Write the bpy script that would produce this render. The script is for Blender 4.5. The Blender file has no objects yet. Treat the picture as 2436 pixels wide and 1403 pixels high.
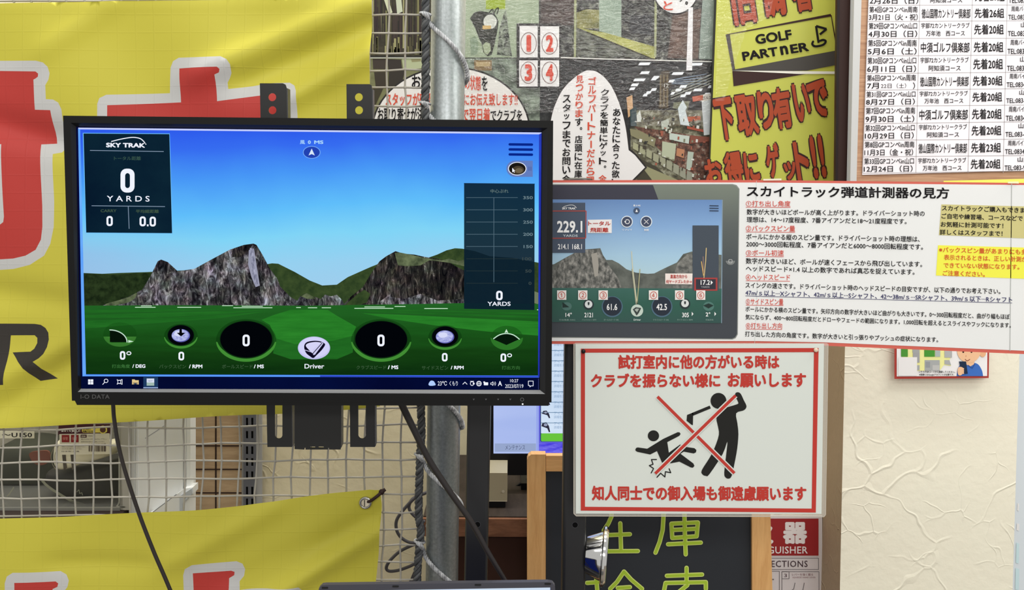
import bpy, bmesh, math, random
from mathutils import Vector, Matrix, Euler
from mathutils.geometry import tessellate_polygon, delaunay_2d_cdt

SC = bpy.context.scene
COL = SC.collection
random.seed(7)

# ------------------------------------------------------------------ camera
IMW, IMH, F = 2436.0, 1403.0, 2400.0
CAM = Vector((0.0, 0.0, 1.5))
cam_data = bpy.data.cameras.new('camera')
cam_data.sensor_fit = 'HORIZONTAL'
cam_data.sensor_width = 36.0
cam_data.lens = 36.0 * F / IMW
cam_data.clip_start = 0.05
camera = bpy.data.objects.new('camera', cam_data)
COL.objects.link(camera)
R = Matrix.Rotation(math.radians(90 - 6.5), 4, 'X') @ Matrix.Rotation(0.006, 4, 'Z')
camera.matrix_world = Matrix.Translation(CAM) @ R
SC.camera = camera
R3 = R.to_3x3()

# ------------------------------------------------------------------ exposure, world, lights
SC.view_settings.view_transform = 'Standard'
SC.view_settings.look = 'None'
SC.view_settings.exposure = 0.0
SC.view_settings.gamma = 1.0
SC.view_settings.use_curve_mapping = False
world = bpy.data.worlds.new('shop_air')
SC.world = world
world.use_nodes = True
bg = world.node_tree.nodes['Background']
bg.inputs[0].default_value = (1.0, 0.985, 0.95, 1)
bg.inputs[1].default_value = 0.56


def area(name, loc, target, sx, sy, watts, color=(1, 0.98, 0.94)):
    l = bpy.data.lights.new(name, 'AREA')
    l.shape = 'RECTANGLE'
    l.size, l.size_y = sx, sy
    l.energy = watts
    l.color = color
    o = bpy.data.objects.new(name, l)
    COL.objects.link(o)
    o.location = loc
    o.rotation_euler = (Vector(target) - Vector(loc)).to_track_quat('-Z', 'Y').to_euler()
    return o


area('ceiling_tube_front', (-0.4, -0.4, 3.0), (-0.3, 1.1, 0.9), 2.6, 0.35, 16)
area('ceiling_tube_rear', (0.5, -2.6, 3.0), (0.2, 1.3, 1.1), 3.4, 0.5, 58)
area('fill_light_back', (-0.3, 1.6, 3.1), (-0.3, 1.85, 0.8), 2.8, 0.25, 38)  # added fill light, brightens the wall and shelves behind the net
area('fill_light_right', (1.5, 0.9, 2.9), (1.0, 1.8, 1.0), 1.2, 0.35, 18)  # added fill light, lifts the pillar and wall on the right


# ------------------------------------------------------------------ materials
def lin(c):
    c = c / 255.0
    return c / 12.92 if c <= 0.04045 else ((c + 0.055) / 1.055) ** 2.4


def rgb(c, k=1.0, top=1.0):
    return tuple(min(top, lin(x) * k) for x in c) + (1.0,)


_MC = {}


def E(c):
    """what a lit screen shows"""
    key = ('E', c)
    if key not in _MC:
        m = bpy.data.materials.new('screen_light')
        m.use_nodes = True
        nt = m.node_tree
        nt.nodes.clear()
        e = nt.nodes.new('ShaderNodeEmission')
        e.inputs[0].default_value = rgb(c)
        o = nt.nodes.new('ShaderNodeOutputMaterial')
        nt.links.new(e.outputs[0], o.inputs[0])
        _MC[key] = m
    return _MC[key]


def ET(c, alpha):
    key = ('ET', c, alpha)
    if key not in _MC:
        m = bpy.data.materials.new('screen_veil')
        m.use_nodes = True
        nt = m.node_tree
        nt.nodes.clear()
        e = nt.nodes.new('ShaderNodeEmission')
        e.inputs[0].default_value = rgb(c)
        t = nt.nodes.new('ShaderNodeBsdfTransparent')
        mx = nt.nodes.new('ShaderNodeMixShader')
        mx.inputs[0].default_value = alpha
        o = nt.nodes.new('ShaderNodeOutputMaterial')
        nt.links.new(t.outputs[0], mx.inputs[1])
        nt.links.new(e.outputs[0], mx.inputs[2])
        nt.links.new(mx.outputs[0], o.inputs[0])
        _MC[key] = m
    return _MC[key]


def D(c, rough=0.55, spec=0.25, metal=0.0, k=1.25, coat=0.0):
    key = ('D', c, rough, spec, metal, k, coat)
    if key not in _MC:
        m = bpy.data.materials.new('surface')
        m.use_nodes = True
        b = m.node_tree.nodes['Principled BSDF']
        b.inputs['Base Color'].default_value = rgb(c, k, 0.9)
        b.inputs['Roughness'].default_value = rough
        b.inputs['Specular IOR Level'].default_value = spec
        b.inputs['Metallic'].default_value = metal
        b.inputs['Coat Weight'].default_value = coat
        b.inputs['Coat Roughness'].default_value = 0.15
        _MC[key] = m
    return _MC[key]


class N:
    """tiny node-graph helper on a fresh principled or emission material"""
    def __init__(s, name, emit=False):
        s.m = bpy.data.materials.new(name)
        s.m.use_nodes = True
        s.nt = s.m.node_tree
        if emit:
            s.nt.nodes.clear()
            s.b = s.nt.nodes.new('ShaderNodeEmission')
            o = s.nt.nodes.new('ShaderNodeOutputMaterial')
            s.nt.links.new(s.b.outputs[0], o.inputs[0])
        else:
            s.b = s.nt.nodes['Principled BSDF']

    def n(s, t, **kw):
        x = s.nt.nodes.new(t)
        for k, v in kw.items():
            setattr(x, k, v)
        return x

    def l(s, a, b):
        s.nt.links.new(a, b)

    def coord(s, kind='UV', scale=(1, 1, 1), rot=(0, 0, 0)):
        tc = s.n('ShaderNodeTexCoord')
        mp = s.n('ShaderNodeMapping')
        mp.inputs['Scale'].default_value = scale
        mp.inputs['Rotation'].default_value = rot
        s.l(tc.outputs[kind], mp.inputs[0])
        return mp.outputs[0]

    def noise(s, vec, scale, detail=4, rough=0.55, dist=0.0):
        x = s.n('ShaderNodeTexNoise')
        x.inputs['Scale'].default_value = scale
        x.inputs['Detail'].default_value = detail
        x.inputs['Roughness'].default_value = rough
        x.inputs['Distortion'].default_value = dist
        s.l(vec, x.inputs['Vector'])
        return x.outputs['Fac']

    def ramp(s, fac, stops, interp='LINEAR', k=1.0):
        x = s.n('ShaderNodeValToRGB')
        x.color_ramp.interpolation = interp
        el = x.color_ramp.elements
        while len(el) < len(stops):
            el.new(0.5)
        for e, (p, c) in zip(el, stops):
            e.position = p
            e.color = rgb(c, k, 1.0)
        s.l(fac, x.inputs[0])
        return x.outputs[0]

    def math(s, op, a, b=None):
        x = s.n('ShaderNodeMath', operation=op)
        for i, v in enumerate((a, b)):
            if v is None:
                continue
            if isinstance(v, (int, float)):
                x.inputs[i].default_value = v
            else:
                s.l(v, x.inputs[i])
        return x.outputs[0]

    def mix(s, fac, a, b, blend='MIX'):
        x = s.n('ShaderNodeMix', data_type='RGBA', blend_type=blend)
        if isinstance(fac, (int, float)):
            x.inputs[0].default_value = fac
        else:
            s.l(fac, x.inputs[0])
        for i, v in ((6, a), (7, b)):
            if isinstance(v, tuple):
                x.inputs[i].default_value = v
            else:
                s.l(v, x.inputs[i])
        return x.outputs[2]

    def bump(s, h, strength=0.3, dist=0.002):
        x = s.n('ShaderNodeBump')
        x.inputs['Strength'].default_value = strength
        x.inputs['Distance'].default_value = dist
        s.l(h, x.inputs['Height'])
        s.l(x.outputs[0], s.b.inputs['Normal'])
        return x

    def color(s, c):
        s.l(c, s.b.inputs[0])

    def set(s, **kw):
        for k, v in kw.items():
            s.b.inputs[k.replace('_', ' ')].default_value = v
        return s


# ------------------------------------------------------------------ planes seen from the camera
class Plane:
    """a vertical plane: y = depth + tan(yaw) * x, normal towards the camera"""
    def __init__(s, depth, yaw=0.0, pitch=0.0):
        s.n = Vector((math.sin(yaw), -math.cos(yaw), 0.0))
        if pitch:
            s.n = Matrix.Rotation(pitch, 3, 'X') @ s.n
        s.p = Vector((0, depth, 1.3))

    def at(s, x, y, off=0.0):
        d = R3 @ Vector(((x - IMW / 2) / F, -(y - IMH / 2) / F, -1.0))
        t = (s.p - CAM).dot(s.n) / d.dot(s.n)
        return CAM + d * t + s.n * off


def px_size(pl, x, y, n):
    """metres covered by n photo pixels on a plane"""
    return (pl.at(x + n, y) - pl.at(x, y)).length


# ------------------------------------------------------------------ 2-D outlines in photo pixels
def rect(x0, y0, x1, y1):
    return [(x0, y0), (x1, y0), (x1, y1), (x0, y1)]


def rrect(x0, y0, x1, y1, r, n=5):
    out = []
    for cx, cy, a in ((x1 - r, y0 + r, -90), (x1 - r, y1 - r, 0), (x0 + r, y1 - r, 90), (x0 + r, y0 + r, 180)):
        for i in range(n + 1):
            t = math.radians(a + 90 * i / n)
            out.append((cx + r * math.cos(t), cy + r * math.sin(t)))
    return out


def ell(cx, cy, rx, ry, n=40, a0=0, a1=360):
    full = abs(a1 - a0) >= 360
    m = n if full else n + 1
    return [(cx + rx * math.cos(math.radians(a0 + (a1 - a0) * i / n)), cy + ry * math.sin(math.radians(a0 + (a1 - a0) * i / n))) for i in range(m)]


def smooth(pts, n=6, closed=False):
    """Catmull-Rom through 2-D or 3-D points"""
    P = [Vector(p) for p in pts]
    out = []
    m = len(P)
    rng = range(m if closed else m - 1)
    for i in rng:
        if closed:
            a, b, c, d = P[(i - 1) % m], P[i], P[(i + 1) % m], P[(i + 2) % m]
        else:
            a, b, c, d = P[max(i - 1, 0)], P[i], P[i + 1], P[min(i + 2, m - 1)]
        for k in range(n):
            t = k / n
            out.append(0.5 * ((2 * b) + (c - a) * t + (2 * a - 5 * b + 4 * c - d) * t * t + (3 * b - a - 3 * c + d) * t ** 3))
    if not closed:
        out.append(P[-1])
    return [tuple(p) for p in out]


def inside(p, poly):
    x, y = p
    r = False
    j = len(poly) - 1
    for i in range(len(poly)):
        xi, yi = poly[i]
        xj, yj = poly[j]
        if (yi > y) != (yj > y) and x < (xj - xi) * (y - yi) / (yj - yi) + xi:
            r = not r
        j = i
    return r


# ------------------------------------------------------------------ lettering
_fc = bpy.data.curves.new('lettering_source', 'FONT')
_fo = bpy.data.objects.new('lettering_source', _fc)
_TC = {}


def glyphs(s, bold=0.0, res=3, space=1.0):
    """outline of a line of lettering scaled to a unit box; bold thickens it by overlaying shifted copies"""
    key = (s, bold, res, space)
    if key not in _TC:
        if _fo.name not in COL.objects:
            COL.objects.link(_fo)
        _fc.body = s
        _fc.resolution_u = res
        _fc.space_character = space
        dg = bpy.context.evaluated_depsgraph_get()
        dg.update()
        ev = _fo.evaluated_get(dg)
        me = ev.to_mesh()
        v = [(a.co.x, a.co.y, 0) for a in me.vertices]
        f = [tuple(p.vertices) for p in me.polygons]
        ev.to_mesh_clear()
        if not v:
            v, f = [(0, 0, 0), (1, 0, 0), (0, 1, 0)], [(0, 1, 2)]
        if bold:
            n = len(v)
            k = 4 if bold <= 0.03 else 8
            V, Fc = list(v), list(f)
            for i in range(k):
                a = 2 * math.pi * (i + 0.5) / k
                dx, dy = bold * math.cos(a), bold * math.sin(a)
                o = len(V)
                V += [(x + dx, y + dy, i + 1) for x, y, _ in v]
                Fc += [tuple(o + j for j in q) for q in f]
            v, f = V, Fc
        x0, x1 = min(a[0] for a in v), max(a[0] for a in v)
        y0, y1 = min(a[1] for a in v), max(a[1] for a in v)
        _TC[key] = ([((a - x0) / max(x1 - x0, 1e-6), (y1 - b) / max(y1 - y0, 1e-6), q) for a, b, q in v], f)
    return _TC[key]


# ------------------------------------------------------------------ mesh builder
class MB:
    def __init__(s):
        s.v, s.f, s.mi, s.uv, s.mats = [], [], [], [], []

    def mat(s, m):
        if m not in s.mats:
            s.mats.append(m)
        return s.mats.index(m)

    def add(s, verts, faces, m, uvs=None):
        b = len(s.v)
        s.v += [Vector(v) for v in verts]
        s.uv += uvs if uvs else [(0, 0)] * len(verts)
        k = s.mat(m)
        for f in faces:
            s.f.append(tuple(b + i for i in f))
            s.mi.append(k)

    @staticmethod
    def U(pts):
        return [(x * 0.001, (IMH - y) * 0.001) for x, y in pts]

    def poly(s, pl, pts, m, off=0.0, holes=()):
        loops = [pts] + list(holes)
        flat = [(p[0], p[1]) for lp in loops for p in lp]
        if len(loops) == 1 and len(pts) in (3, 4) :
            faces = [tuple(range(len(pts)))]
        else:
            faces = tessellate_polygon([[Vector((p[0], p[1], 0)) for p in lp] for lp in loops])
        s.add([pl.at(x, y, off) for x, y in flat], faces, m, s.U(flat))

    def slab(s, pl, pts, m, off=0.0, th=0.002, holes=(), side=None):
        """a plate whose front face lies on the plane and whose thickness goes away from the camera"""
        loops = [list(pts)] + [list(h) for h in holes]
        flat = [(p[0], p[1]) for lp in loops for p in lp]
        tri = tessellate_polygon([[Vector((p[0], p[1], 0)) for p in lp] for lp in loops])
        fr = [pl.at(x, y, off) for x, y in flat]
        bk = [p - pl.n * th for p in fr]
        n = len(flat)
        s.add(fr, tri, m, s.U(flat))
        s.add(bk, [tuple(reversed(t)) for t in tri], side or m, s.U(flat))
        sides = []
        o = 0
        for lp in loops:
            L = len(lp)
            sides += [(o + i, o + (i + 1) % L, n + o + (i + 1) % L, n + o + i) for i in range(L)]
            o += L
        s.add(fr + bk, sides, side or m, s.U(flat) * 2)

    def line(s, pl, pts, w, m, off=0.0, cap=True, closed=False):
        """a flat stroke w pixels wide"""
        if closed:
            pts = list(pts) + [pts[0]]
        h = w / 2
        for i, ((x0, y0), (x1, y1)) in enumerate(zip(pts[:-1], pts[1:])):
            L = math.hypot(x1 - x0, y1 - y0) or 1e-6
            nx, ny = -(y1 - y0) / L * h, (x1 - x0) / L * h
            s.poly(pl, [(x0 + nx, y0 + ny), (x1 + nx, y1 + ny), (x1 - nx, y1 - ny), (x0 - nx, y0 - ny)], m, off + (i % 2) * 2e-5)
        if cap:
            for i, (x, y) in enumerate(pts if len(pts) < 60 else pts[::2]):
                s.poly(pl, ell(x, y, h, h, 10), m, off - 2e-5 - (i % 3) * 1.5e-5)

    def text(s, pl, body, x0, x1, yt, yb, m, off=0.0005, dy=0.0, sk=0.0, bold=0.0, res=2, space=1.0):
        """lettering whose ink fills x0..x1, yt..yb; dy tilts the line, sk slants it"""
        v, f = glyphs(body, bold, res, space)
        pts = [(x0 + a * (x1 - x0) + b * sk, yt + b * (yb - yt) + a * dy) for a, b, _ in v]
        s.add([pl.at(x, y, off + q[2] * 2e-5) for (x, y), q in zip(pts, v)], f, m, s.U(pts))

    def column(s, pl, body, xc, y0, y1, w, m, off=0.0005, bold=0.02, lean=0.0):
        """lettering set vertically"""
        n = len(body)
        p = (y1 - y0) / n
        for i, ch in enumerate(body):
            cy = y0 + p * (i + 0.5)
            cx = xc + lean * (i + 0.5) / n
            if ch in 'ー':
                s.poly(pl, rect(cx - w * 0.09, cy - p * 0.4, cx + w * 0.09, cy + p * 0.4), m, off)
                continue
            k, h = 1.0, 0.44
            if ch in 'ッっャュョ':
                k, h = 0.66, 0.3
            if ch in '。':
                cx, cy, k, h = cx + w * 0.3, cy - p * 0.25, 0.3, 0.16
            s.text(pl, ch, cx - w / 2 * k, cx + w / 2 * k, cy - p * h, cy + p * h, m, off, bold=bold)

    def tube(s, pts, r, m, seg=8, cap=True, radii=None):
        P = [Vector(p) for p in pts]
        n = len(P)
        up = None
        vs, fs = [], []
        for i, p in enumerate(P):
            t = (P[min(i + 1, n - 1)] - P[max(i - 1, 0)])
            t = t.normalized() if t.length > 1e-9 else Vector((0, 0, 1))
            if up is None:
                a = Vector((0, 0, 1)) if abs(t.z) < 0.9 else Vector((1, 0, 0))
                up = (a - t * a.dot(t)).normalized()
            else:
                up = (up - t * up.dot(t))
                up = up.normalized() if up.length > 1e-6 else t.orthogonal().normalized()
            w = t.cross(up)
            rr = radii[i] if radii else r
            for k in range(seg):
                a = 2 * math.pi * k / seg
                vs.append(p + (up * math.cos(a) + w * math.sin(a)) * rr)
        for i in range(n - 1):
            for k in range(seg):
                fs.append((i * seg + k, i * seg + (k + 1) % seg, (i + 1) * seg + (k + 1) % seg, (i + 1) * seg + k))
        if cap:
            fs.append(tuple(reversed(range(seg))))
            fs.append(tuple(range((n - 1) * seg, n * seg)))
        s.add(vs, fs, m)

    def rope(s, pts, r, m, strands=3, pitch=0.02, fill=0.62, seg=6):
        """twisted strands around a path of 3-D points"""
        P = [Vector(p) for p in pts]
        L = [0.0]
        for a, b in zip(P[:-1], P[1:]):
            L.append(L[-1] + (b - a).length)
        n = max(8, int(L[-1] / pitch * 9))
        path = []
        j = 0
        for i in range(n + 1):
            d = L[-1] * i / n
            while j < len(L) - 2 and L[j + 1] < d:
                j += 1
            t = (d - L[j]) / max(L[j + 1] - L[j], 1e-9)
            path.append((P[j].lerp(P[j + 1], t), d))
        fr = []
        up = None
        for i, (p, d) in enumerate(path):
            t = (path[min(i + 1, n)][0] - path[max(i - 1, 0)][0]).normalized()
            if up is None:
                up = t.orthogonal().normalized()
            up = (up - t * up.dot(t)).normalized()
            fr.append((p, up, t.cross(up), d))
        for k in range(strands):
            ph = 2 * math.pi * k / strands
            q = []
            for p, u, w, d in fr:
                a = ph + 2 * math.pi * d / pitch
                q.append(p + (u * math.cos(a) + w * math.sin(a)) * r * (1 - fill * 0.62))
            s.tube(q, r * fill, m, seg)

    def box(s, lo, hi, m):
        (a, b, c), (d, e, g) = lo, hi
        v = [(a, b, c), (d, b, c), (d, e, c), (a, e, c), (a, b, g), (d, b, g), (d, e, g), (a, e, g)]
        s.add(v, [(3, 2, 1, 0), (4, 5, 6, 7), (0, 1, 5, 4), (1, 2, 6, 5), (2, 3, 7, 6), (3, 0, 4, 7)], m)

    def lathe(s, origin, axis, prof, m, seg=40):
        """profile of (along, radius) metres spun about an axis"""
        ax = Vector(axis).normalized()
        u = ax.orthogonal().normalized()
        w = ax.cross(u)
        vs, fs = [], []
        for a, r in prof:
            for k in range(seg):
                t = 2 * math.pi * k / seg
                vs.append(Vector(origin) + ax * a + (u * math.cos(t) + w * math.sin(t)) * max(r, 1e-5))
        for i in range(len(prof) - 1):
            for k in range(seg):
                fs.append((i * seg + k, i * seg + (k + 1) % seg, (i + 1) * seg + (k + 1) % seg, (i + 1) * seg + k))
        s.add(vs, fs, m)

    def ball(s, c, r, m, seg=10, rings=6, scale=(1, 1, 1)):
        c = Vector(c)
        vs, fs = [], []
        for i in range(rings + 1):
            th = math.pi * i / rings
            for k in range(seg):
                a = 2 * math.pi * k / seg
                vs.append(c + Vector((math.sin(th) * math.cos(a) * scale[0], math.sin(th) * math.sin(a) * scale[1], math.cos(th) * scale[2])) * r)
        for i in range(rings):
            for k in range(seg):
                fs.append((i * seg + k, (i + 1) * seg + k, (i + 1) * seg + (k + 1) % seg, i * seg + (k + 1) % seg))
        s.add(vs, fs, m)

    def build(s, name, parent=None, flat=True, kind=None):
        me = bpy.data.meshes.new(name)
        o = bpy.data.objects.new(name, me)
        COL.objects.link(o)
        if parent is not None:
            base = Vector((0, 0, 0))
            q = parent
            while q is not None:
                base += q.location
                q = q.parent
            o.parent = parent
        else:
            base = Vector(((min(v.x for v in s.v) + max(v.x for v in s.v)) / 2, (min(v.y for v in s.v) + max(v.y for v in s.v)) / 2, min(v.z for v in s.v)))
            o.location = base
        me.from_pydata([v - base for v in s.v], [], s.f)
        for m in s.mats:
            me.materials.append(m)
        me.polygons.foreach_set('material_index', s.mi)
        if not flat:
            me.polygons.foreach_set('use_smooth', [True] * len(s.f))
        uv = me.uv_layers.new(name='UVMap')
        lv = [0] * len(me.loops)
        me.loops.foreach_get('vertex_index', lv)
        uv.data.foreach_set('uv', [c for i in lv for c in s.uv[i]])
        me.update()
        if kind:
            o['kind'] = kind
        return o


def thing(name, label, cat, loc, group=None):
    o = bpy.data.objects.new(name, None)
    o.empty_display_size = 0.05
    COL.objects.link(o)
    o.location = loc
    return tag(o, label, cat, group)


def tag(o, label, cat, group=None):
    o['label'] = label
    o['category'] = cat
    if group:
        o['group'] = group
    return o


def cloth(name, pl, outline, prints, base, disp, step=13.0, parent=None):
    """one sheet of fabric, its print cut into the mesh so that it follows every fold"""
    def dens(lp, d):
        out = []
        for i, a in enumerate(lp):
            b = lp[(i + 1) % len(lp)]
            k = max(1, int(math.hypot(b[0] - a[0], b[1] - a[1]) / d))
            out += [(a[0] + (b[0] - a[0]) * j / k, a[1] + (b[1] - a[1]) * j / k) for j in range(k)]
        return out
    V, Ed = [], []
    for lp in [outline] + [p for p, _ in prints]:
        q = dens(lp, step)
        o = len(V)
        V += q
        Ed += [(o + i, o + (i + 1) % len(q)) for i in range(len(q))]
    xs, ys = [p[0] for p in outline], [p[1] for p in outline]
    x = min(xs) + step / 2
    rows = 0
    while x < max(xs):
        y = min(ys) + step / 2 + (rows % 2) * step / 2
        while y < max(ys):
            if inside((x, y), outline):
                V.append((x, y))
            y += step
        x += step
        rows += 1
    r = delaunay_2d_cdt([Vector(p) for p in V], Ed, [], 0, 1e-3)
    pts = [(p.x, p.y) for p in r[0]]
    mb = MB()
    groups = {}
    for f in r[2]:
        c = (sum(pts[i][0] for i in f) / len(f), sum(pts[i][1] for i in f) / len(f))
        if not inside(c, outline):
            continue
        m = base
        for lp, pm in prints:
            if inside(c, lp):
                m = pm
        groups.setdefault(m, []).append(tuple(f))
    mb.v = [pl.at(x, y, disp(x, y)) for x, y in pts]
    mb.uv = MB.U(pts)
    for m, fs in groups.items():
        k = mb.mat(m)
        for f in fs:
            mb.f.append(f)
            mb.mi.append(k)
    return mb.build(name, parent, flat=False)
# ------------------------------------------------------------------ patterned materials
def plaster(name, c):
    g = N(name).set(Roughness=0.75, Specular_IOR_Level=0.2)
    v = g.coord('Object')
    wob = g.n('ShaderNodeTexNoise')
    wob.inputs['Scale'].default_value = 5
    wob.inputs['Detail'].default_value = 3
    g.l(v, wob.inputs['Vector'])
    add = g.n('ShaderNodeVectorMath', operation='MULTIPLY_ADD')
    g.l(wob.outputs['Color'], add.inputs[0])
    add.inputs[1].default_value = (0.24, 0.24, 0.24)
    g.l(v, add.inputs[2])
    hs = []
    for sc, w in ((6.5, 0.026), (14.0, 0.034)):
        vo = g.n('ShaderNodeTexVoronoi', feature='DISTANCE_TO_EDGE')
        vo.inputs['Scale'].default_value = sc
        g.l(add.outputs[0], vo.inputs['Vector'])
        mr = g.n('ShaderNodeMapRange')
        mr.inputs[1].default_value = 0.0
        mr.inputs[2].default_value = w
        mr.inputs[3].default_value = 1.0
        mr.inputs[4].default_value = 0.0
        g.l(vo.outputs['Distance'], mr.inputs[0])
        gate = g.n('ShaderNodeMapRange')
        gate.inputs[1].default_value = 0.5
        gate.inputs[2].default_value = 0.62
        g.l(g.noise(v, sc * 0.75, 2), gate.inputs[0])
        hs.append(g.math('MULTIPLY', mr.outputs[0], gate.outputs[0]))
    h = g.math('ADD', g.math('MULTIPLY', hs[0], 1.0), g.math('MULTIPLY', hs[1], 0.6))
    h = g.math('ADD', h, g.math('MULTIPLY', g.noise(v, 60, 5), 0.7))
    h = g.math('ADD', h, g.math('MULTIPLY', g.noise(v, 12, 3), 0.8))
    g.bump(h, 0.55, 0.0022)
    g.color(g.mix(g.noise(v, 3, 3), rgb(tuple(x - 5 for x in c), 1.25, 0.9), rgb(tuple(min(255, x + 4) for x in c), 1.25, 0.9)))
    return g.m


def wood(name, a, b, scale=(1, 1, 14), kind='Object', rough=0.5, dens=6):
    g = N(name).set(Roughness=rough, Specular_IOR_Level=0.3)
    v = g.coord(kind, scale)
    f = g.noise(v, dens, 6, 0.6, 0.6)
    f2 = g.noise(v, dens * 6, 3, 0.6)
    f = g.math('ADD', g.math('MULTIPLY', f, 0.75), g.math('MULTIPLY', f2, 0.25))
    g.color(g.ramp(f, [(0.36, a), (0.6, b)], k=1.25))
    g.bump(f, 0.12, 0.001)
    return g.m


M_CREAM = plaster('cream_textured_wallpaper', (228, 218, 199))
M_CREAM_SHADED = plaster('cream_textured_wallpaper_shaded', (216, 207, 176))  # same wallpaper toned down: shade behind the net put into the colour
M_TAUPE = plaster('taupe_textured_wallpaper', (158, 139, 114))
M_BLACK = D((18, 18, 20), 0.45, 0.2)
M_BLACKM = D((17, 17, 18), 0.35, 0.4)
M_WHITE = D((214, 214, 212), 0.5, 0.25)
M_PAPER = D((214, 215, 213), 0.45, 0.3)
M_INK = D((24, 22, 24), 0.6, 0.1)
M_RED = D((166, 52, 46), 0.5, 0.2)

WALL = Plane(2.0)
PIL = Plane(1.87)

# ------------------------------------------------------------------ the room
mb = MB()
mb.box((-2.2, -0.6, -0.05), (2.6, 2.15, 0.0), D((120, 112, 104), 0.6))
mb.build('floor', kind='structure')

mb = MB()
mb.box((-2.2, 2.0, 0.0), (WALL.at(2440, 700).x + 0.5, 2.12, 2.8), M_CREAM_SHADED)
mb.build('wall_back', kind='structure')

# pillar whose cream front carries the notices; its side is taupe
mb = MB()
pf = [(2062, -700), (2470, -700), (2409, 1403), (2385, 2500), (1966, 2500), (1998, 1403), (2010, 830), (2040, 430)]
front = [PIL.at(x, y) for x, y in pf]
back = [Vector((p.x, 1.9985, p.z)) for p in front]
n = len(pf)
mb.add(front, [tuple(range(n))], M_CREAM)
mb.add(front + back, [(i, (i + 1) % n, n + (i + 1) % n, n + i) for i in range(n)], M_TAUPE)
mb.build('wall_right', kind='structure')

mb = MB()
mb.slab(Plane(1.866), [(1994, -260), (2034, -260), (2022, 432), (2018, 640), (1984, 640), (1987, 432)], D((50, 32, 28), 0.5), 0, 0.01)
mb.slab(Plane(1.866), [(1993, -260), (1999, -260), (1992, 432), (1989, 640), (1983, 640), (1986, 432)], D((28, 18, 16), 0.5), 0.003, 0.003)
mb.build('trim_1', kind='structure')

# pale sheet and bright gap beyond the pillar
mb = MB()
P2 = Plane(1.95)
mb.slab(P2, [(2420, 700), (2560, 700), (2540, 1700), (2398, 1700)], D((205, 214, 222), 0.5), 0, 0.003)
o = mb.build('window_1', kind='structure')
mb = MB()
for y0, y1, w in ((1195, 1215, 4), (1243, 1262, 6), (1290, 1340, 7), (1350, 1403, 9)):
    x = 2420 - (y0 - 1195) * 0.03
    mb.poly(P2, [(x, y0), (x + w, y0 + 3), (x + w - 1, y1), (x - 1, y1 - 2)], D((190, 215, 235) if y0 > 1280 else (225, 228, 228), 0.4), 0.001)
mb.build('window_pane', o)

# ------------------------------------------------------------------ display counter behind the net
CNT = Plane(1.62)
ctop = CNT.at(1200, 1228).z
cx0 = CNT.at(1007, 1260).x
M_CWOOD = wood('counter_edge_wood', (92, 60, 42), (120, 82, 60), (3, 3, 14))
M_CTOP = wood('counter_top_wood', (40, 32, 26), (52, 43, 36), (14, 3, 3), rough=0.7)
M_CFACE = D((52, 30, 22), 0.4)
counter = thing('service_counter', 'dark brown wooden counter carrying the touch-screen computer, behind the steel pipe', 'counter', (0.1, 1.8, 0))
mb = MB()
mb.box((cx0, 1.62, ctop - 0.012), (0.37, 1.995, ctop), M_CTOP)
mb.build('worktop', counter)
mb = MB()
mb.box((cx0, 1.612, ctop - 0.032), (0.37, 1.62, ctop - 0.002), M_CWOOD)
mb.build('edge_strip', counter)
mb = MB()
mb.box((cx0 + 0.004, 1.63, 0.0), (0.365, 1.65, ctop - 0.013), M_CFACE)
mb.box((cx0 + 0.004, 1.65, 0.0), (cx0 + 0.024, 1.99, ctop - 0.013), M_CFACE)
mb.box((0.345, 1.65, 0.0), (0.365, 1.99, ctop - 0.013), M_CFACE)
mb.build('cabinet_body', counter)

# touch-screen computer
TP = Plane(1.74)
pc = thing('touch_computer', 'black all-in-one touch-screen computer showing a club list, on the brown counter', 'computer', (TP.at(1300, 1000).x, 1.76, ctop))
mb = MB()
mb.slab(TP, rrect(1163, 640, 1560, 1130, 7), M_BLACK, 0, 0.02, holes=[rect(1174, 655, 1548, 1079)])
mb.build('bezel', pc)
mb = MB()
mb.slab(TP, rect(1172, 652, 1550, 1082), M_BLACKM, -0.004, 0.012)
mb.build('back_panel', pc)
mb = MB()
g = N('computer_screen_left_pane', True)
v = g.coord('UV', (0.6, 3, 1))
g.color(g.ramp(g.noise(v, 3, 2), [(0.3, (166, 184, 236)), (0.7, (190, 204, 246))]))
mb.poly(TP, rect(1174, 655, 1277, 1079), g.m, -0.002)
mb.poly(TP, rect(1276, 655, 1282, 1079), E((150, 165, 235)), -0.0018)
mb.poly(TP, rect(1280, 655, 1548, 1079), E((96, 96, 214)), -0.002)
g = N('computer_screen_list', True)
v = g.coord('UV', (1, 1, 1))
g.color(g.ramp(g.noise(v, 12, 2), [(0.3, (196, 216, 240)), (0.7, (214, 230, 248))]))
mb.poly(TP, rrect(1285, 660, 1540, 1051, 4), E((38, 60, 110)), -0.0017)
mb.poly(TP, rect(1287, 662, 1538, 1031), g.m, -0.0015)
mb.poly(TP, rrect(1287, 1031, 1538, 1050, 3), E((106, 196, 62)), -0.0014)
g = N('computer_screen_violet', True)
v = g.coord('UV', (20, 60, 1))
g.color(g.ramp(g.noise(v, 2, 3), [(0.35, (72, 62, 220)), (0.75, (130, 125, 240))]))
mb.poly(TP, rect(1282, 1054, 1548, 1079), g.m, -0.0014)
for k in range(15):
    y = 1006 - 24.6 * k
    mb.poly(TP, rect(1287, y - 0.8, 1538, y + 0.8), E((110, 140, 170)), -0.0012)
    if y > 800:
        for dy, a in ((-16, 'アイアン'), (-7, '詳細を見る')):
            mb.text(TP, a, 1318, 1350, y + dy + 18 - 4, y + dy + 25 - 4, E((130, 160, 196)), -0.0011)
mb.poly(TP, rect(1177, 1055, 1275, 1075), E((150, 166, 204)), -0.0015)
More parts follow.
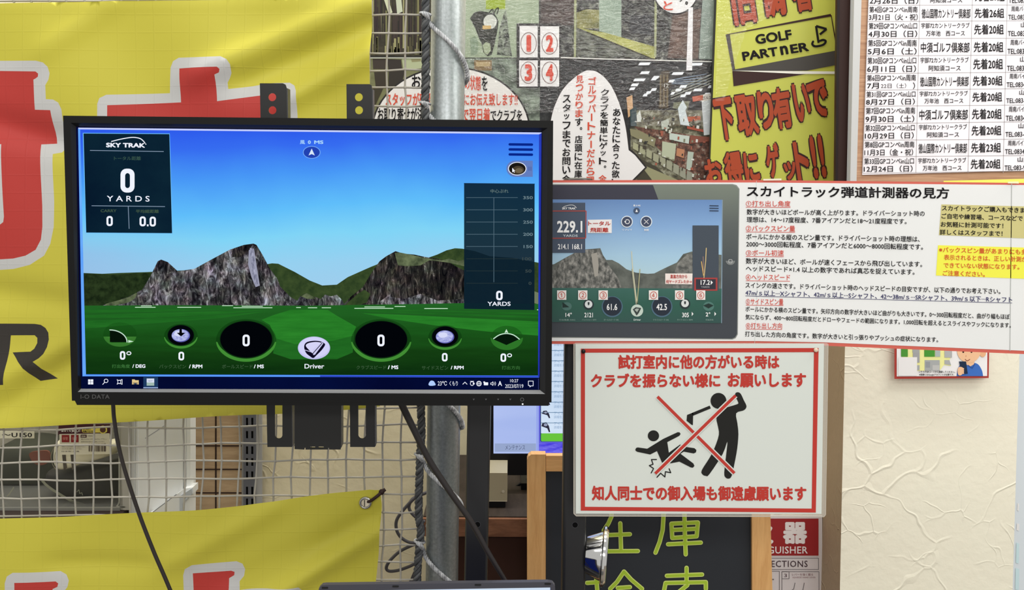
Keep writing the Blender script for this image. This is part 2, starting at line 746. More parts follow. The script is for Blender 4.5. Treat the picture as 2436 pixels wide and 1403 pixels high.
mb.text(TP, 'メンテナンス', 1202, 1249, 1059, 1070, E((70, 78, 110)), -0.001)
for cy, s in ((958, 0.6), (987, 0.8), (1018, 1.05)):
    head = [(1293 - 8 * s + 6, cy - 12 * s), (1300, cy - 13 * s), (1306, cy - 4 * s), (1309, cy + 9 * s), (1306, cy + 10 * s), (1302, cy + 1 * s), (1290 - 2 * s, cy - 4 * s)]
    mb.poly(TP, head, E((44, 44, 62)), -0.0012)
    mb.poly(TP, ell(1298, cy - 7 * s, 4.2 * s, 3.2 * s, 14), E((150, 158, 184)), -0.0011)
mb.build('screen', pc)
mb = MB()
mb.slab(TP, rect(1169, 1101, 1193, 1124), D((70, 150, 190), 0.3), 0.0006, 0.0006)
mb.poly(TP, rect(1170, 1116, 1186, 1123), D((150, 215, 225), 0.3), 0.001)
mb.poly(TP, rect(1186, 1102, 1190, 1123), D((130, 205, 225), 0.3), 0.001)
mb.text(TP, 'intel', 1171, 1181, 1103, 1107, D((220, 235, 240)), 0.0012)
mb.text(TP, 'CORE', 1171, 1190, 1109, 1114, D((190, 225, 235)), 0.0012)
mb.build('sticker', pc)
mb = MB()
sx = TP.at(1350, 900).x
mb.box((sx - 0.08, 1.765, ctop), (sx + 0.12, 1.9, ctop + 0.012), M_BLACK)
mb.box((sx - 0.03, 1.775, ctop + 0.012), (sx + 0.07, 1.80, ctop + 0.25), M_BLACK)
mb.build('stand', pc)

# small beige device beside it, and its lead
_d = R3 @ Vector(((1185 - IMW / 2) / F, -(1209 - IMH / 2) / F, -1.0))
DVY = ((CAM + _d * ((ctop - CAM.z) / _d.z)).y)
DV = Plane(DVY)
dev = thing('receipt_printer', 'small beige box-shaped device standing on the counter under the computer', 'device', (DV.at(1185, 1200).x, DVY + 0.05, ctop))
mb = MB()
a, b = DV.at(1150, 1196), DV.at(1207, 1125)
mb.box((a.x, DVY, ctop + 0.012), (b.x, DVY + 0.1, b.z), D((150, 142, 118), 0.5))
mb.build('body', dev)
mb = MB()
mb.box((a.x + 0.002, DVY + 0.004, ctop + 0.001), (b.x - 0.003, DVY + 0.096, ctop + 0.012), M_BLACK)
mb.build('base', dev)
mb = MB()
mb.poly(DV, ell(1197, 1168, 3.5, 3.5, 16), D((175, 168, 148), 0.4), 0.0012)
mb.poly(DV, rect(1152, 1190, 1206, 1192), D((180, 172, 150), 0.4), 0.0012)
mb.build('button', dev)
mb = MB()
CB = Plane(1.79)
mb.tube([CB.at(x, y) for x, y in smooth([(1300, 1118), (1252, 1142), (1212, 1168), (1212, 1170), (1232, 1169), (1300, 1176)])], 0.0024, M_BLACK, 6)
tag(mb.build('computer_lead', flat=False), 'thin black lead looping between the computer and the small beige device', 'cord')

# shelf upright with light wooden back panel, left of the wall
UPR = Plane(1.985)
mb = MB()
g = wood('beige_panel_wood', (158, 134, 104), (176, 152, 120), (2, 2, 16))
mb.slab(UPR, [(440, 940), (585, 940), (585, 1500), (440, 1500)], g, 0, 0.012)
for y in (1060, 1116, 1172):
    mb.poly(UPR, rect(440, y - 1.6, 580, y + 1.6), D((48, 32, 26)), 0.0006)
mb.poly(UPR, rect(512, 940, 515.5, 1500), D((40, 26, 22)), 0.0007)
tag(mb.build('wooden_back_panel'), 'beige wood-grain shelf back panel with dark joints, beside the slotted metal upright', 'panel')

up = thing('slotted_upright', 'dark grey slotted metal shelf upright fixed to the cream wall', 'shelf upright', (UPR.at(595, 1100).x, 1.985, 0.0))
mb = MB()
U1 = Plane(1.975)
holes = []
y = 1003.0
k = 0
while y < 1200:
    h = (19, 18, 19)[k % 3]
    for x in (587.5, 600):
        holes.append(rect(x - 2.6, y - h / 2, x + 2.6, y + h / 2))
    y += (31, 37, 28)[k % 3]
    k += 1
mb.slab(U1, rect(579, 940, 608, 1500), D((88, 90, 96), 0.4, 0.4), 0, 0.003, holes=holes)
mb.build('slotted_face', up)
mb = MB()
mb.slab(U1, rect(608, 940, 622, 1500), D((150, 150, 148), 0.4, 0.4), -0.003, 0.006)
mb.slab(U1, rect(574, 940, 579, 1500), D((140, 140, 138), 0.4, 0.4), -0.003, 0.006)
mb.build('side_flange', up)
mb = MB()
mb.slab(U1, rect(579, 940, 608, 1500), M_BLACK, -0.0065, 0.001)
mb.build('channel_back', up)

# white cabinet stile and ledge
CAB = Plane(1.67)
cab = thing('white_cabinet', 'glossy white moulded cabinet side between the plastic box and the slotted upright', 'cabinet', (CAB.at(380, 1200).x, 1.8, 0.0))
MW = D((216, 218, 218), 0.3, 0.4)
mb = MB()
mb.slab(CAB, rect(309, 930, 452, 1800), MW, 0, 0.02)
mb.slab(CAB, rect(309, 930, 322, 1800), D((190, 192, 194), 0.3, 0.4), 0.004, 0.004)  # shade band down the stile painted in as grey
mb.slab(CAB, rect(326, 930, 329, 1800), D((204, 206, 208), 0.3, 0.4), 0.002, 0.002)  # fainter shade band, likewise in the colour
mb.build('side_panel', cab)
mb = MB()
for x0, x1, th in ((430, 437, 0.004), (440, 446, 0.006), (448, 457, 0.009)):
    mb.slab(CAB, rect(x0, 930, x1, 1800), MW, th, th + 0.02)
mb.line(CAB, [(346, 1042), (395, 1010)], 1.6, D((150, 152, 158)), 0.0006)
mb.build('moulding', cab)
mb = MB()
mb.slab(CAB, [(362, 1214), (372, 1210), (448, 1153), (468, 1150), (468, 1166), (460, 1172), (460, 1800), (362, 1800)], MW, 0.022, 0.03)
mb.slab(CAB, [(440, 1168), (468, 1150), (470, 1162), (446, 1186), (446, 1800), (440, 1800)], D((176, 182, 190), 0.3, 0.4), 0.028, 0.006)
mb.line(CAB, [(366, 1214), (430, 1166)], 1.6, D((120, 122, 128)), 0.0225)
mb.build('ledge', cab)

# shelf board with plastic box of shoes
BX = Plane(1.66)
zb = BX.at(150, 1213).z
shelf = thing('display_shelf', 'dark shelf board under the clear plastic box, left of the white cabinet', 'shelf', (BX.at(0, 1215).x, 1.8, 0.0))
xl, xr = BX.at(-140, 1200).x, BX.at(296, 1200).x
mb = MB()
mb.box((xl - 0.2, 1.6, zb - 0.025), (xr, 1.99, zb - 0.001), D((44, 34, 32), 0.5))
mb.build('board', shelf)
mb = MB()
mb.box((xl - 0.2, 1.97, 0), (xl - 0.16, 1.995, zb - 0.026), D((90, 90, 92), 0.4))
mb.box((xr - 0.06, 1.97, 0), (xr - 0.02, 1.995, zb - 0.026), D((90, 90, 92), 0.4))
mb.build('support_post', shelf)


def clear(name, c, a, rough=0.08):
    m = bpy.data.materials.new(name)
    m.use_nodes = True
    b = m.node_tree.nodes['Principled BSDF']
    b.inputs['Base Color'].default_value = rgb(c)
    b.inputs['Alpha'].default_value = a
    b.inputs['Roughness'].default_value = rough
    b.inputs['Specular IOR Level'].default_value = 0.3
    return m


M_CLEAR = clear('cloudy_plastic', (190, 190, 180), 0.035, 0.25)
M_CLEAR2 = clear('cloudy_plastic_edge', (126, 126, 118), 0.45)
xr2 = BX.at(290, 1150).x
zt = BX.at(150, 950).z
box = thing('storage_box', 'clear plastic storage box of shoes with a price label, behind the net', 'storage box', ((xl + xr2) / 2, 1.8, zb))
mb = MB()
mb.box((xl, 1.66, zb), (xr2, 1.664, zt), M_CLEAR)
mb.build('front_wall', box)
mb = MB()
mb.box((xr2 - 0.004, 1.664, zb), (xr2, 1.95, zt), M_CLEAR2)
mb.box((xl, 1.946, zb), (xr2 - 0.004, 1.95, zt), M_CLEAR2)
mb.box((xl, 1.664, zb), (xl + 0.004, 1.946, zt), M_CLEAR2)
mb.box((xl + 0.004, 1.664, zb), (xr2 - 0.004, 1.946, zb + 0.004), M_CLEAR2)
mb.build('shell', box)
mb = MB()
mb.line(BX, smooth([(-140, 1206), (268, 1206), (278, 1203), (283, 1194), (284, 1170), (284, 950)], 4), 3, D((150, 150, 140)), 0.0012)
mb.poly(BX, rect(-140, 1206, 286, 1214), D((120, 120, 114)), 0.001)
mb.poly(BX, rect(-140, 1181, 200, 1184), D((105, 105, 98)), 0.0009)
mb.build('moulded_rim', box)
mb = MB()
mb.slab(BX, [(285, 930), (309, 930), (309, 1213), (285, 1213)], D((160, 158, 150), 0.3), 0, 0.003)  # added strip standing in for the box's pale side wall
mb.build('side_wall_strip', box)
mb = MB()
mb.slab(BX, rect(-70, 1024.5, 82, 1042), D((196, 192, 168), 0.5), 0.0012, 0.0008)
mb.text(BX, 'U101～U150', -44, 77, 1028.5, 1039, M_INK, 0.0018, bold=0.01)
mb.build('shelf_ticket', box)
mb = MB()
mb.slab(BX, [(137, 1008), (262, 1008), (263, 1032), (137, 1034)], D((64, 26, 30), 0.4), 0.0011, 0.0008)
mb.slab(BX, [(142, 1032), (261, 1030), (262, 1079), (144, 1081)], D((205, 200, 178), 0.4), 0.0015, 0.0008)
mb.text(BX, '重ねても', 147, 170, 1020, 1026, D((225, 215, 205)), 0.002, bold=0.02)
mb.text(BX, '安心!', 171, 192, 1018, 1027, D((225, 215, 205)), 0.002, bold=0.02)
mb.poly(BX, rrect(196, 1015, 256, 1028, 4), D((215, 200, 90)), 0.002)
mb.poly(BX, ell(246, 1021, 9.5, 9.5, 24), D((215, 200, 90)), 0.0022)
mb.poly(BX, ell(246, 1021, 7, 7, 24), D((80, 50, 40)), 0.0024)
mb.text(BX, '積み重ねて', 198, 218, 1016.5, 1021, D((60, 36, 30)), 0.0024, bold=0.03)
mb.text(BX, '収納できる', 198, 222, 1022.5, 1027, D((60, 36, 30)), 0.0024, bold=0.03)
for x in (148, 170):
    mb.poly(BX, rect(x, 1033.5, x + 18, 1051), D((130, 34, 34)), 0.002)
    mb.text(BX, '保管', x + 3, x + 15, 1038, 1046, D((190, 120, 110)), 0.0024, bold=0.02)
mb.poly(BX, rect(193, 1033, 207, 1040), D((70, 40, 40)), 0.002)
mb.text(BX, '収納', 195, 205, 1034.5, 1038.5, D((200, 190, 170)), 0.0024, bold=0.02)
mb.text(BX, 'フタ付きボックス', 210, 226, 1034, 1038, D((90, 84, 74)), 0.002)
for i, (x0, x1) in enumerate(((148, 200), (148, 204), (148, 196), (148, 190), (194, 256), (194, 250))):
    y = (1055, 1060, 1065, 1071, 1042, 1048)[i]
    mb.text(BX, ('材質ポリプロピレン耐熱温度', '取扱い上の注意をよくお読み下さい', '火のそばに置かないで下さい', '日本製 品番', '重いものを入れて運ばないで下さい', '直射日光を避けて保管して下さい')[i], x0, x1, y, y + 3.2, D((110, 104, 92)), 0.002)
x = 212.0
while x < 254:
    w = random.choice((0.8, 1.3, 2.2))
    mb.poly(BX, rect(x, 1054, x + w, 1073), D((70, 56, 52)), 0.002)
    x += w + random.choice((0.8, 1.2, 2.0))
mb.build('product_label', box)


# shoes and pouches in the box
def blobby(mbx, pl, pts, depth, m, off=0.0, r=0.35):
    """a rounded solid: outline swelling to a given depth, closed at the back"""
    c = (sum(p[0] for p in pts) / len(pts), sum(p[1] for p in pts) / len(pts))
    rings = [(1.0, -depth), (1.0, -depth * 0.35), (0.94, -depth * 0.12), (0.8, -depth * 0.02), (0.5, 0.0)]
    vs, fs = [], []
    L = len(pts)
    for k, d in rings:
        for x, y in pts:
            p = pl.at(c[0] + (x - c[0]) * k, c[1] + (y - c[1]) * k, off + d)
            p.z = max(p.z, zb + 0.006 + 0.002 * (1 - k))
            vs.append(p)
    for i in range(len(rings) - 1):
        for j in range(L):
            fs.append((i * L + j, i * L + (j + 1) % L, (i + 1) * L + (j + 1) % L, (i + 1) * L + j))
    fs.append(tuple(range((len(rings) - 1) * L, len(rings) * L)))
    fs.append(tuple(reversed(range(L))))
    mbx.add(vs, fs, m)


SB = Plane(1.68)
shoe = thing('golf_shoe', 'white golf shoe with dark stripes on its side, inside the clear plastic box', 'shoe', (SB.at(180, 1090).x, 1.72, zb + 0.005))
ms = D((206, 200, 172), 0.6)
mb = MB()
blobby(mb, SB, smooth([(121, 1068), (130, 1052), (150, 1050), (180, 1064), (230, 1066), (268, 1058), (272, 1080), (240, 1094), (190, 1108), (170, 1116), (140, 1122), (126, 1116), (119, 1100)], 4, True), 0.06, ms)
mb.build('upper', shoe, flat=False)
mb = MB()
for x in (150, 170):
    mb.slab(SB, [(x - 2, 1078), (x + 6, 1077), (x + 9, 1112), (x + 2, 1118)], D((66, 58, 46)), 0.001, 0.004)
mb.build('stripe', shoe)
mb = MB()
mb.line(SB, smooth([(132, 1058), (122, 1082), (126, 1104), (136, 1118)], 5), 2, D((120, 114, 92)), 0.0012)
mb.line(SB, smooth([(140, 1060), (131, 1082), (133, 1100)], 5), 1.4, D((120, 114, 92)), 0.0012)
mb.build('sole_edge', shoe)

S2 = Plane(1.78)
mb = MB()
blobby(mb, S2, smooth([(-40, 1090), (20, 1062), (100, 1072), (118, 1100), (110, 1150), (60, 1176), (-40, 1178)], 4, True), 0.1, D((44, 46, 34), 0.7))
mb.slab(S2, smooth([(70, 1078), (96, 1072), (116, 1074), (118, 1096), (100, 1106), (80, 1100)], 4, True), D((104, 56, 40)), 0.001, 0.004)
tag(mb.build('shoe', flat=False), 'dark olive shoe with a rust patch, behind the white shoe in the box', 'shoe')
S3 = Plane(1.70)
mb = MB()
blobby(mb, S3, smooth([(96, 1132), (150, 1126), (230, 1112), (272, 1106), (276, 1150), (270, 1182), (200, 1186), (120, 1180)], 4, True), 0.09, D((34, 33, 29), 0.7))
pouch = mb.build('shoe_pouch', flat=False)
tag(pouch, 'dark pouch with pale piping lying beneath the white shoe in the box', 'pouch')
for pp, w in ((smooth([(101, 1139), (118, 1156), (150, 1177), (175, 1190), (205, 1199)], 6), 6), (smooth([(6, 1176), (16, 1183), (35, 1158)], 5), 3), ([(185, 1168), (190, 1163), (192, 1172), (197, 1170), (199, 1176)], 1.6)):
    mb = MB()
    mb.line(S3, pp, w, D((128, 128, 108)), 0.004)
    mb.build('piping', pouch)
# ------------------------------------------------------------------ printed photo poster
COLP = Plane(1.975)


def film(name, stops, scale, kind='UV', uvs=(1, 1, 1), gloss=True):
    """printed photograph under crinkled glossy film"""
    g = N(name).set(Roughness=0.5, Specular_IOR_Level=0.2)
    v = g.coord(kind, uvs)
    g.color(g.ramp(g.noise(v, scale, 5, 0.65), stops, k=1.0))
    return g.m




def DC(c, rough=0.55, spec=0.25, **kw):
    return D(c, rough, spec, k=1.0)


poster = thing('photo_poster', 'large glossy poster of shop photographs with white speech bubbles, behind the steel pipe', 'poster', (COLP.at(1290, 430).x, 1.975, COLP.at(1290, 640).z))
mb = MB()
mb.slab(COLP, [(870, -60), (1722, -60), (1700, 640), (870, 640)], DC((44, 44, 42), 0.4), 0, 0.004)
mb.build('backing_sheet', poster)

# photograph: rack of clubs
mb = MB()
mb.poly(COLP, rect(880, -50, 1026, 134), film('print_dark', [(0.35, (40, 38, 30)), (0.65, (66, 62, 46))], 30, gloss=False), 0.0006)
cols = [(120, 118, 78), (92, 90, 60), (70, 66, 46), (140, 138, 98), (54, 44, 40), (44, 34, 34), (30, 28, 24), (108, 108, 70)]
x = 884.0
while x < 1024:
    w = random.uniform(1.2, 4.0)
    y0, y1 = random.uniform(-40, 60), random.uniform(70, 130)
    c = random.choice(cols if x < 935 or random.random() < 0.4 else cols[4:7])
    mb.poly(COLP, [(x, y0), (x + w, y0), (x + w + random.uniform(-1, 1), y1), (x + random.uniform(-1, 1), y1)], DC(c), 0.0009 + random.random() * 0.0006)
    x += w * random.uniform(0.7, 1.5)
for k in range(30):
    x = random.uniform(884, 1020)
    y = random.uniform(86, 122)
    w = random.uniform(2, 5)
    mb.poly(COLP, rect(x, y, x + w, 130), DC(random.choice(cols[:4])), 0.0016)
mb.poly(COLP, [(914, 0), (924, -2), (934, 30), (925, 34)], DC((182, 186, 158)), 0.002)
mb.poly(COLP, [(942, 0), (955, -2), (958, 28), (945, 34)], DC((176, 182, 160)), 0.002)
mb.poly(COLP, rect(880, 134, 1026, 137), DC((30, 30, 28)), 0.002)
mb.poly(COLP, rect(880, 137, 1026, 139), DC((200, 204, 190)), 0.002)
mb.build('club_rack_photo', poster)
# photograph: boxes below the rack
mb = MB()
mb.poly(COLP, rect(880, 139, 1026, 300), film('print_olive', [(0.3, (92, 94, 62)), (0.7, (126, 128, 92))], 20, gloss=False), 0.0006)
for q, c in (([(887, 140), (920, 140), (921, 165), (888, 164)], (54, 46, 40)), ([(922, 141), (954, 142), (957, 166), (924, 166)], (46, 40, 36)),
             ([(956, 140), (1010, 138), (1012, 162), (960, 166)], (160, 168, 134)), ([(890, 169), (922, 168), (920, 208), (894, 206)], (50, 44, 34)),
             ([(925, 169), (964, 168), (958, 190), (924, 212)], (44, 40, 34)), ([(886, 210), (912, 210), (898, 240), (888, 262)], (52, 48, 34)),
             ([(978, 141), (1000, 140), (1002, 146), (980, 148)], (130, 128, 92))):
    mb.poly(COLP, q, DC(c), 0.001 + 2e-5 * (len(mb.f) % 19))
mb.build('box_shelf_photo', poster)
# photograph: golf bag
mb = MB()
mb.poly(COLP, rect(1026, -50, 1282, 137), film('print_sage', [(0.3, (132, 146, 120)), (0.7, (158, 172, 148))], 7), 0.0006)
g_dark = film('print_bag', [(0.35, (34, 36, 32)), (0.7, (62, 66, 58))], 26)
mb.poly(COLP, rect(1156, -50, 1202, 22), DC((140, 160, 48)), 0.0009)
mb.poly(COLP, [(1118, 44), (1128, 30), (1142, 26), (1176, 32), (1186, 50), (1184, 70), (1176, 108), (1170, 130), (1160, 134), (1150, 124), (1146, 104), (1140, 92), (1130, 66)], g_dark, 0.001)
mb.poly(COLP, [(1148, 108), (1156, 100), (1166, 104), (1168, 120), (1160, 130), (1152, 126)], DC((148, 160, 132)), 0.0013)
mb.poly(COLP, ell(1166, 52, 16, 17, 24), DC((186, 190, 182)), 0.0014)
mb.poly(COLP, [(1148, 61), (1168, 61), (1168, 69), (1148, 70)], DC((190, 160, 98)), 0.0016)
mb.poly(COLP, [(1182, 130), (1188, 70), (1196, 40), (1204, 22), (1208, 60), (1214, 110), (1218, 134)], film('print_speckle', [(0.42, (46, 50, 46)), (0.6, (136, 146, 130))], 90), 0.0012)
mb.line(COLP, smooth([(1164, 30), (1172, 22), (1174, 34), (1180, 22), (1186, 20), (1182, 34)], 4), 2.4, DC((32, 34, 30)), 0.0015)
mb.poly(COLP, [(1118, 92), (1130, 86), (1138, 100), (1136, 130), (1120, 132)], DC((120, 138, 116)), 0.0009)
mb.build('golf_bag_photo', poster)
# photograph: sale tables
mb = MB()
spk = film('print_cold_speckle', [(0.42, (38, 38, 38)), (0.56, (74, 76, 72)), (0.72, (150, 152, 140))], 60)
mb.poly(COLP, [(1284, -50), (1712, -50), (1704, 144), (1284, 136)], spk, 0.0006)
mb.poly(COLP, rect(1286, -50, 1366, 60), film('print_maroon', [(0.35, (52, 44, 42)), (0.7, (92, 82, 78))], 40), 0.0008)
mb.poly(COLP, [(1372, 30), (1395, 22), (1425, 24), (1427, 68), (1372, 68)], film('print_khaki', [(0.35, (96, 98, 60)), (0.7, (150, 148, 96))], 30), 0.001)
mb.poly(COLP, [(1425, -50), (1478, -50), (1478, 90), (1425, 74)], film('print_mint', [(0.3, (126, 144, 128)), (0.7, (152, 168, 152))], 12), 0.0011)
mb.poly(COLP, [(1374, 66), (1440, 78), (1560, 112), (1558, 140), (1520, 132), (1460, 104)], film('print_lime', [(0.3, (120, 124, 62)), (0.7, (178, 180, 108))], 25), 0.0012)
mb.poly(COLP, [(1370, 68), (1540, 138), (1372, 136)], film('print_stripe', [(0.4, (50, 52, 48)), (0.6, (112, 116, 106))], 60, uvs=(0.6, 2.2, 1)), 0.0013)
mb.line(COLP, [(1374, 68), (1545, 138)], 3.5, DC((52, 50, 40)), 0.0015)
mb.poly(COLP, [(1498, 38), (1552, 36), (1552, 84), (1498, 78)], DC((54, 56, 58)), 0.001)
mb.poly(COLP, [(1600, 36), (1668, 20), (1660, 140), (1588, 138)], film('print_brown', [(0.35, (66, 54, 48)), (0.7, (118, 98, 88))], 40), 0.001)
mb.poly(COLP, [(1672, -20), (1703, -20), (1700, 142), (1662, 140)], film('print_teal', [(0.3, (112, 128, 118)), (0.7, (158, 172, 162))], 15), 0.0012)
for x in (1369, 1560):
    mb.poly(COLP, [(x - 3, -50), (x + 3, -50), (x + 1, 136), (x - 4, 136)], DC((150, 156, 118)), 0.0016)
mb.line(COLP, [(1330, 137), (1460, 141), (1700, 147)], 2.4, DC((214, 216, 208)), 0.0018)
mb.build('sale_table_photo', poster)
# photograph: shop interior
mb = MB()
mb.poly(COLP, [(1284, 139), (1700, 147), (1692, 440), (1284, 440)], film('print_night', [(0.4, (30, 32, 34)), (0.65, (52, 54, 54)), (0.8, (92, 94, 94))], 70), 0.0006)
mb.poly(COLP, rect(1026, 139, 1284, 440), film('print_grey_green', [(0.4, (76, 84, 76)), (0.7, (146, 160, 144))], 40), 0.0006)
mb.poly(COLP, rect(1128, 143, 1170, 168), DC((120, 100, 70)), 0.0009)
mb.poly(COLP, rect(1132, 147, 1166, 158), DC((168, 150, 112)), 0.001)
mb.poly(COLP, [(1500, 262), (1690, 262), (1688, 440), (1500, 440)], film('print_goods', [(0.38, (56, 56, 46)), (0.5, (92, 90, 72)), (0.66, (148, 150, 130))], 55), 0.0008)
mb.poly(COLP, [(1508, 300), (1700, 330), (1700, 440), (1660, 440)], film('print_goods_red', [(0.4, (62, 48, 42)), (0.55, (110, 76, 64)), (0.7, (160, 156, 142))], 80), 0.001)
for x, y, w in ((1533, 152, 26), (1534, 173, 20), (1521, 190, 26), (1510, 202, 16), (1504, 211, 12), (1556, 188, 12), (1612, 175, 26), (1655, 153, 30), (1555, 213, 12), (1543, 220, 11), (1535, 226, 10), (1560, 184, 14), (1597, 193, 12), (1660, 214, 20), (1636, 222, 14), (1690, 206, 10), (1614, 214, 14), (1625, 206, 16), (1682, 224, 12), (1625, 228, 12), (1600, 222, 8)):
    mb.poly(COLP, [(x - w / 2 + 2, y - 3), (x + w / 2 + 2, y - 3.5), (x + w / 2 - 2, y + 3), (x - w / 2 - 2, y + 3.5)], DC((222, 228, 232)), 0.0016)
mb.poly(COLP, [(1572, 170), (1592, 168), (1590, 258), (1566, 258)], DC((66, 58, 44)), 0.0014)
for x in (1571, 1579, 1587):
    mb.poly(COLP, rect(x - 1.6, 178, x + 1.6, 254), DC((112, 100, 74)), 0.0016)
mb.poly(COLP, rect(1578, 196, 1594, 210), DC((62, 56, 44)), 0.0017)
mb.text(COLP, '12', 1580, 1590, 199, 208, DC((200, 200, 190)), 0.0019)
for k in range(4):
    mb.line(COLP, [(1596, 218 + k * 6), (1700, 174 + k * 7)], 2, DC((140, 144, 130)), 0.0013)
    mb.line(COLP, [(1598, 190 + k * 3), (1680, 176 + k * 8)], 1.6, DC((130, 150, 170)), 0.0012)
for k in range(9):
    x = 1506 + k * 16
    y = 338 + k * 8.4
    mb.poly(COLP, [(x, y), (x + 13, y + 6), (x + 12, y + 22 + k), (x - 1, y + 15 + k)], DC((150 - k * 2, 152 - k * 2, 122)), 0.0016)
for q, c in (([(1498, 306), (1520, 310), (1560, 330), (1556, 350), (1500, 322)], (122, 120, 92)), ([(1575, 336), (1608, 342), (1604, 382), (1574, 372)], (164, 172, 148)),
             ([(1592, 316), (1640, 324), (1638, 342), (1592, 332)], (176, 188, 178)), ([(1642, 322), (1690, 326), (1688, 336), (1640, 342)], (120, 70, 56)),
             ([(1668, 232), (1694, 226), (1690, 320), (1674, 322)], (196, 204, 206)), ([(1666, 226), (1696, 222), (1696, 236), (1668, 242)], (206, 204, 194)),
             ([(1646, 230), (1672, 226), (1672, 238), (1648, 242)], (178, 92, 66)), ([(1634, 278), (1666, 276), (1666, 286), (1634, 290)], (164, 84, 54)),
             ([(1612, 258), (1624, 238), (1634, 256), (1630, 262), (1640, 300), (1618, 296)], (190, 202, 204)), ([(1514, 276), (1522, 262), (1528, 290), (1516, 290)], (200, 206, 200)),
             ([(1572, 290), (1590, 282), (1592, 306), (1574, 308)], (166, 174, 162)), ([(1602, 244), (1640, 240), (1636, 260), (1600, 258)], (108, 112, 90)),
             ([(1634, 300), (1690, 312), (1690, 318), (1634, 306)], (150, 74, 56)), ([(1490, 232), (1504, 226), (1506, 270), (1494, 280)], (186, 150, 110)),
             ([(1498, 262), (1514, 252), (1514, 300), (1500, 300)], (40, 62, 66)), ([(1636, 360), (1650, 362), (1644, 404), (1632, 402)], (160, 172, 160)),
             ([(1610, 352), (1628, 356), (1626, 376), (1608, 370)], (168, 118, 86)), ([(1500, 366), (1560, 396), (1610, 440), (1520, 440)], (58, 56, 44)), ([(1520, 388), (1640, 440), (1560, 440)], (136, 136, 104))):
    mb.poly(COLP, q, DC(c), 0.0019 + 2e-5 * (len(mb.f) % 19))
for k in range(90):
    x = random.uniform(1510, 1690)
    y = random.uniform(268, 426)
    if y > 300 + (x - 1505) * 0.6 + 60:
        continue
    w, h = random.uniform(2, 7), random.uniform(3, 9)
    mb.poly(COLP, [(x, y), (x + w, y + 1), (x + w - 1, y + h), (x - 1, y + h - 1)], DC(random.choice([(182, 186, 174), (60, 56, 46), (146, 84, 66), (116, 118, 96), (40, 42, 40), (200, 202, 196)])), 0.00232 + 2e-5 * (k % 12))
mb.text(COLP, 'ゴルフ', 1670, 1692, 230, 237, DC((70, 66, 60)), 0.0024, dy=-2, bold=0.03)
mb.build('shop_interior_photo', poster)
# white number cards
cards = MB()
cards.poly(COLP, rect(1229, 56, 1334, 209), DC((44, 42, 42), 0.4), 0.0022)
cards.build('card_border', poster)
for body, x0, y0, x1, y1 in (('1', 1236, 62, 1279, 137), ('2', 1285, 63, 1330, 137), ('3', 1235, 144, 1279, 206), ('4', 1285, 144, 1330, 206)):
    c = MB()
    c.poly(COLP, rect(x0, y0, x1, y1), film('card_paper', [(0.4, (212, 212, 212)), (0.7, (222, 222, 222))], 5), 0.0026)
    cx, cy = (x0 + x1) / 2, (y0 + y1) / 2 + (4 if y0 < 100 else -2)
    c.line(COLP, ell(cx, cy, 18.5, 25.5, 40), 1.3, DC((96, 60, 56)), 0.003, cap=False, closed=True)
    c.text(COLP, body, cx - (5 if body == '1' else 9), cx + (6 if body == '1' else 9), cy - 20, cy + 20, DC((196, 70, 52)), 0.0032, bold=0.05, res=4)
    c.build('number_card', poster)

M_SIGNRED = DC((196, 74, 52), 0.5)
M_BUB = film('bubble_paper', [(0.35, (212, 212, 212)), (0.7, (220, 220, 220))], 4)
# bubbles
b = MB()
b.poly(COLP, ell(1073, 312, 189, 154, 64), DC((36, 34, 34)), 0.0026)
b.poly(COLP, ell(1073, 312, 185, 150, 64), DC((212, 211, 208), 0.5), 0.003)
tx = lambda s, x0, x1, y0, y1, m, dy=0: b.text(COLP, s, x0, x1, y0, y1, m, 0.0036, dy=dy, bold=0.025)
tx('お取り寄せ', 980, 1098, 176, 212, M_INK, 2)
tx('の状態', 1106, 1144, 179, 214, M_SIGNRED, 2)
tx('を', 1146, 1160, 182, 216, M_INK)
tx('スタッフが確認', 918, 1030, 221, 252, M_SIGNRED, 0)
tx('即座に', 1036, 1102, 222, 252, M_SIGNRED, 0)
tx('にお伝え致します!!', 1104, 1231, 222, 252, M_SIGNRED, 0)
tx('お取り寄せが決まれ', 899, 1040, 256, 289, M_INK, 0)
tx('最短で', 1044, 1100, 257, 288, M_INK, 0)
tx('で翌日着', 1100, 1166, 257, 289, M_SIGNRED, 0)
tx('でクラブを', 1167, 1242, 260, 288, M_INK, 0)
b.build('speech_bubble', poster)
b = MB()
pts = [(1306, 470)] + smooth([(1304, 300), (1313, 258), (1334, 214), (1362, 183), (1390, 167), (1404, 165), (1420, 168), (1442, 184), (1462, 212), (1480, 255), (1492, 302), (1499, 354)], 4) + [(1513, 366), (1539, 398), (1505, 432), (1500, 470)]
b.poly(COLP, pts, DC((36, 34, 34)), 0.0026)
pin = [(1309, 470)] + smooth([(1308, 300), (1317, 259), (1337, 216), (1364, 187), (1390, 170), (1404, 168), (1419, 171), (1440, 187), (1459, 214), (1476, 256), (1488, 303), (1495, 357)], 4) + [(1510, 369), (1534, 398), (1502, 430), (1497, 470)]
b.poly(COLP, pin, M_BUB, 0.003)
b.column(COLP, 'あなたに合った欲しい', 1467, 257, 466, 18, M_INK, 0.0036, 0.025, -4)
b.column(COLP, 'クラブを簡単にゲット。', 1439, 211, 410, 19, M_INK, 0.0036, 0.025, -6)
b.column(COLP, '全国', 1433, 415, 452, 19, M_SIGNRED, 0.0036, 0.025)
b.column(COLP, 'ゴルフパートナーだから理', 1409, 182, 440, 19, M_SIGNRED, 0.0036, 0.025, -5)
b.column(COLP, '見つかりま', 1379, 179, 280, 18, M_SIGNRED, 0.0036, 0.025, -2)
b.column(COLP, 'す。店頭に在庫', 1377, 280, 424, 18, M_INK, 0.0036, 0.025, -2)
